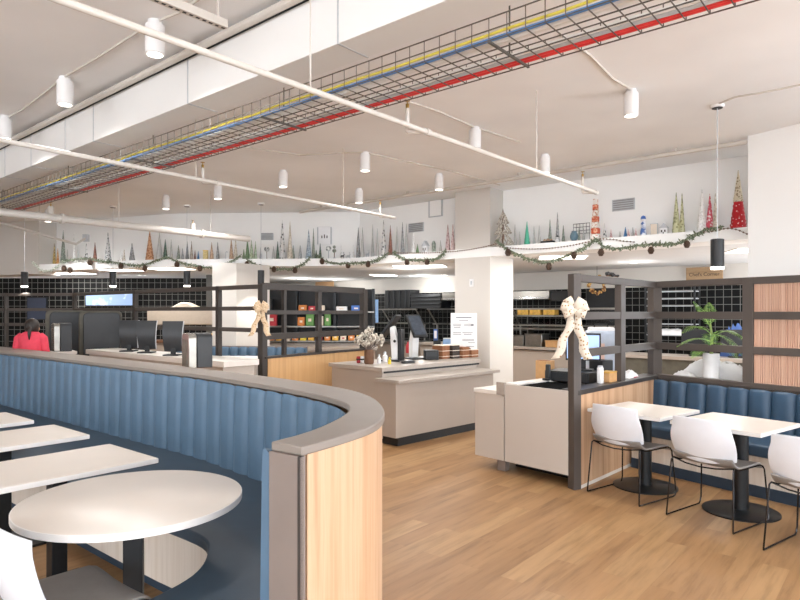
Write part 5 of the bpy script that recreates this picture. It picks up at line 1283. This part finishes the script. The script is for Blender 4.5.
# garlands with pinecones hung along the fascia
GAR = [('pale tinsel wrapped garland at the left end of the ledge', [(33, 262), (39, 269), (47, 272), (55, 268), (64, 261)], []),
       ('green garland swag below the copper tree', [(62, 261), (78, 259), (88, 258), (98, 261), (112, 262), (125, 264), (142, 266), (155, 261), (165, 257)], [(64, 268), (70, 270), (90, 262), (121, 266), (145, 268)]),
       ('green garland swag left of the gold bow post', [(168, 257), (178, 262), (195, 266), (210, 268), (222, 266), (232, 261), (240, 256)], [(177, 264), (200, 268), (220, 267)]),
       ('green garland swag under the tall speckled tree', [(244, 256), (250, 262), (262, 267), (275, 269), (293, 269), (304, 264), (310, 257)], [(247, 264), (274, 269), (295, 270)]),
       ('green garland swag under the deer ornaments', [(317, 255), (324, 261), (338, 264), (355, 263), (372, 262), (381, 258), (388, 253)], [(322, 261), (348, 265), (368, 264)]),
       ('green garland swag ending at the left of the white column', [(393, 252), (400, 258), (412, 260), (425, 260), (437, 259), (443, 254), (446, 249)], [(407, 262), (427, 262)]),
       ('green garland swag from the white column to the orange column', [(497, 240), (503, 247), (515, 253), (525, 258), (538, 262), (550, 262), (561, 258), (575, 252), (588, 246), (595, 239)], [(508, 252), (549, 266), (574, 255)]),
       ('green garland swag from the orange column to the white cone tree', [(596, 239), (603, 247), (616, 249), (628, 247), (641, 245), (655, 244), (668, 245), (680, 243), (692, 236), (704, 230), (720, 227)], [(601, 252), (651, 250), (687, 244)])]
for gi, (lab, pts, cones) in enumerate(GAR):
    P = resample(chaikin([fpt(x, y, -.045) for x, y in pts], 2), step=.025)
    c = P[0]
    t = thing('garland', lab, 'garland', c)
    rnd = random.Random(100 + gi); mb = MB(); mb.tube(P, .012, 6)
    for p in P:
        for q in range(4):
            d = V((rnd.uniform(-1, 1), rnd.uniform(-.7, .7), rnd.uniform(-1, .6))).normalized() * rnd.uniform(.03, .065)
            s = d.cross(V((.3, .8, .2))).normalized() * .006
            mb.add([p - s, p + s, p + d * .7 + s * 1.3, p + d, p + d * .7 - s * 1.3], [(0, 1, 2, 3, 4)])
    part('greenery', mb, M['pine'] if gi else two('pale_tinsel', '#9aa88e', '#dfe3da', 40, .45, .7, kind='n'), t, w=True, smooth=20)
    for x, y in cones:
        e = fpt(x, y, -.07); k = e.y / FPX; r = 3.2 * k if gi > 5 else 2.6 * k
        cm = MB(); n = 7
        cm.lathe([(r * (.35 + .75 * math.sin(PI * (.1 + .85 * j / 10))) * (1 if j % 2 else .78), -1.25 * r + 2.3 * r * j / 10) for j in range(11)], 9, e)
        part('pinecone', cm, M['cone'], t, w=True, smooth=20)
def beads(lab, pts, r=.011, dark=True):
    P = resample(chaikin([fpt(x, y, -.03) for x, y in pts], 2), step=.045); mb = MB()
    for p in P: mb.ball(p, r, 6)
    mb.tube(P, .003, 4)
    solo('bead_string', mb, M['brown'] if dark else M['white'], lab, 'bead string', loc=P[0], w=True)
beads('dark bead string draped from the speckled tree across the white column', [(394, 253), (420, 253), (450, 252), (475, 249), (496, 244)])
beads('dark bead string along the ledge from the tiered tree to the orange column', [(500, 247), (520, 249), (545, 249), (570, 246), (592, 241)])
beads('dark bead string right of the orange column', [(600, 239), (612, 239), (622, 241), (634, 242)])
beads('dark bead string below the red beaded tree', [(704, 232), (716, 231), (726, 228), (736, 229), (747, 234)])

# ================================================================== PERSON
def person():
    p = D(31, 340, 8.5)
    t = thing('person', 'person in a coral red top with dark tied hair, seen from behind', 'person', (p.x, p.y, 0), .12)
    sc = 1.0
    def ell(cx, cy, z, a, b, n=20): return [V((cx + a * math.cos(2 * PI * i / n), cy + b * math.sin(2 * PI * i / n), z)) for i in range(n)]
    body = MB()
    body.loft([ell(0, 0, z, a, b) for z, a, b in ((.80, .165, .115), (.9, .168, .12), (1.0, .145, .105), (1.12, .155, .11), (1.22, .185, .115), (1.29, .19, .10), (1.33, .12, .075), (1.35, .06, .06), (1.40, .052, .055), (1.43, .055, .06))])
    body.loft([ell(0, .05, z - .10, a * 1.3, b * 1.15) for z, a, b in ((1.38, .035, .04), (1.41, .062, .075), (1.46, .074, .09), (1.52, .077, .095), (1.57, .068, .085), (1.605, .04, .05), (1.615, .01, .01))])
    for s in (-1, 1):
        body.tube([(s * .165, 0, 1.28), (s * .205, .0, 1.24), (s * .235, .0, 1.1), (s * .25, .03, .98), (s * .235, .16, .90), (s * .2, .24, .90)], [.05, .052, .047, .04, .036, .03], 12)
        body.ball((s * .19, .27, .90), .038, 10)
        for f in range(4): body.tube([(s * (.17 + .018 * f), .28, .90), (s * (.168 + .018 * f), .33, .89), (s * (.168 + .018 * f), .355, .87)], [.0095, .0085, .007], 8)
        body.tube([(s * .165, .25, .905), (s * .14, .28, .91), (s * .135, .305, .905)], [.011, .01, .008], 8)
        body.tube([(s * .085, 0, .86), (s * .095, 0, .7), (s * .1, .01, .46), (s * .1, -.01, .25), (s * .1, -.02, .07)], [.088, .082, .057, .05, .036], 14)
        body.loft([[V((s * .1 + x * .9, y, z)) for x, y in ((-.04, -.07), (.04, -.07), (.048, .06), (.03, .16), (-.03, .16), (-.045, .06))] for z in (.0, .045, .08)])
        body.ball((s * .1, .055, 1.39), .018, 8, 1.5)
    body.ball((0, .158, 1.385), .015, 8, 1.3)
    o = part('body', body, M['skin'], t, smooth=80)
    rm = o.modifiers.new('fuse', 'REMESH'); rm.mode = 'VOXEL'; rm.voxel_size = .0075; rm.use_smooth_shade = True
    sm = o.modifiers.new('soft', 'SMOOTH'); sm.iterations = 3; sm.factor = .4
    sh = MB()
    sh.loft([ell(0, 0, z, a, b, 28) for z, a, b in ((.86, .185, .135), (.95, .175, .13), (1.05, .17, .122), (1.14, .178, .124), (1.22, .202, .126), (1.285, .205, .112), (1.335, .135, .088), (1.352, .078, .076))])
    for s in (-1, 1): sh.tube([(s * .15, 0, 1.285), (s * .207, 0, 1.25), (s * .238, 0, 1.1), (s * .246, .012, 1.03)], [.06, .066, .06, .058], 16)
    o = part('shirt', sh, M['shirt'], t, smooth=80, label='coral red short sleeved top')
    rm = o.modifiers.new('fuse', 'REMESH'); rm.mode = 'VOXEL'; rm.voxel_size = .009; rm.use_smooth_shade = True
    sm = o.modifiers.new('soft', 'SMOOTH'); sm.iterations = 5; sm.factor = .5
    tr = MB()
    tr.loft([ell(0, 0, z, a, b, 24) for z, a, b in ((.78, .175, .128), (.86, .18, .13), (.93, .165, .12))])
    for s in (-1, 1): tr.tube([(s * .085, 0, .86), (s * .095, 0, .7), (s * .1, .01, .46), (s * .1, -.01, .25), (s * .1, -.02, .085)], [.098, .092, .07, .064, .058], 16)
    o = part('trousers', tr, M['trouser'], t, smooth=80)
    rm = o.modifiers.new('fuse', 'REMESH'); rm.mode = 'VOXEL'; rm.voxel_size = .01; rm.use_smooth_shade = True
    hr = MB()
    hr.loft([ell(0, .03, z - .10, a * 1.32, b * 1.15, 24) for z, a, b in ((1.44, .072, .075), (1.48, .082, .092), (1.53, .086, .102), (1.58, .076, .092), (1.615, .05, .06), (1.632, .012, .012))])
    hr.v = [V((v.x, min(v.y, .095 + max(0, (v.z - 1.45)) * .8), v.z)) for v in hr.v]
    part('hair', hr, M['hair'], t, smooth=80)
    part('ponytail', MB().tube([(0.02, -.065, 1.42), (.028, -.105, 1.39), (.034, -.125, 1.32), (.034, -.125, 1.24)], [.02, .03, .028, .008], 10), M['hair'], t, smooth=80)
    t.scale = (.80, .9, 1.0)
person()

# ================================================================== LIGHT
w = bpy.data.worlds.new('daylight'); scene.world = w; w.use_nodes = True
nt = w.node_tree; bg = nt.nodes['Background']
tc = nt.nodes.new('ShaderNodeTexCoord'); sp = nt.nodes.new('ShaderNodeSeparateXYZ'); rp = nt.nodes.new('ShaderNodeValToRGB')
nt.links.new(tc.outputs['Generated'], sp.inputs[0]); nt.links.new(sp.outputs['Z'], rp.inputs['Fac'])
rp.color_ramp.elements[0].position = 0; rp.color_ramp.elements[0].color = (.82, .86, .92, 1); rp.color_ramp.elements[1].position = .35; rp.color_ramp.elements[1].color = (.9, .955, 1, 1)
nt.links.new(rp.outputs['Color'], bg.inputs['Color']); bg.inputs['Strength'].default_value = 7.3
for i, l in enumerate(SPOTS):
    lamp('can_light', 'SPOT', (l[0], l[1], l[2] - .25), (40 if abs(l[0] - .54) < .1 else 60 if l[1] < 8 else 105), (1, .98, .965), spot_size=2.75, spot_blend=.7, shadow_soft_size=.06)
for l in PSP:
    lamp('pendant_lamp', 'SPOT', l, 40, (1, .96, .91), spot_size=2.2, spot_blend=.8, shadow_soft_size=.05)
for x, y, z, L in PANELS:
    lamp('panel_light', 'AREA', (x, y, z), 25, (1, .98, .95), shape='RECTANGLE', size=L, size_y=.55)
for px, py in ((300, 278.5), (335, 279.5), (425, 276), (634, 262), (410, 268), (240, 276), (130, 275)):
    p = G(px, py, ZL); lamp('canopy_fill_lamp', 'POINT', (p.x, p.y, ZL - .3), (20 if px < 500 else 9), (1, .985, .965), shadow_soft_size=.12)  # unseen point fill added to brighten the lower ceiling
scene.view_settings.view_transform = 'Standard'; scene.view_settings.look = 'None'
scene.view_settings.gamma = 1.0; scene.view_settings.use_curve_mapping = False
scene.view_settings.exposure = 0.1
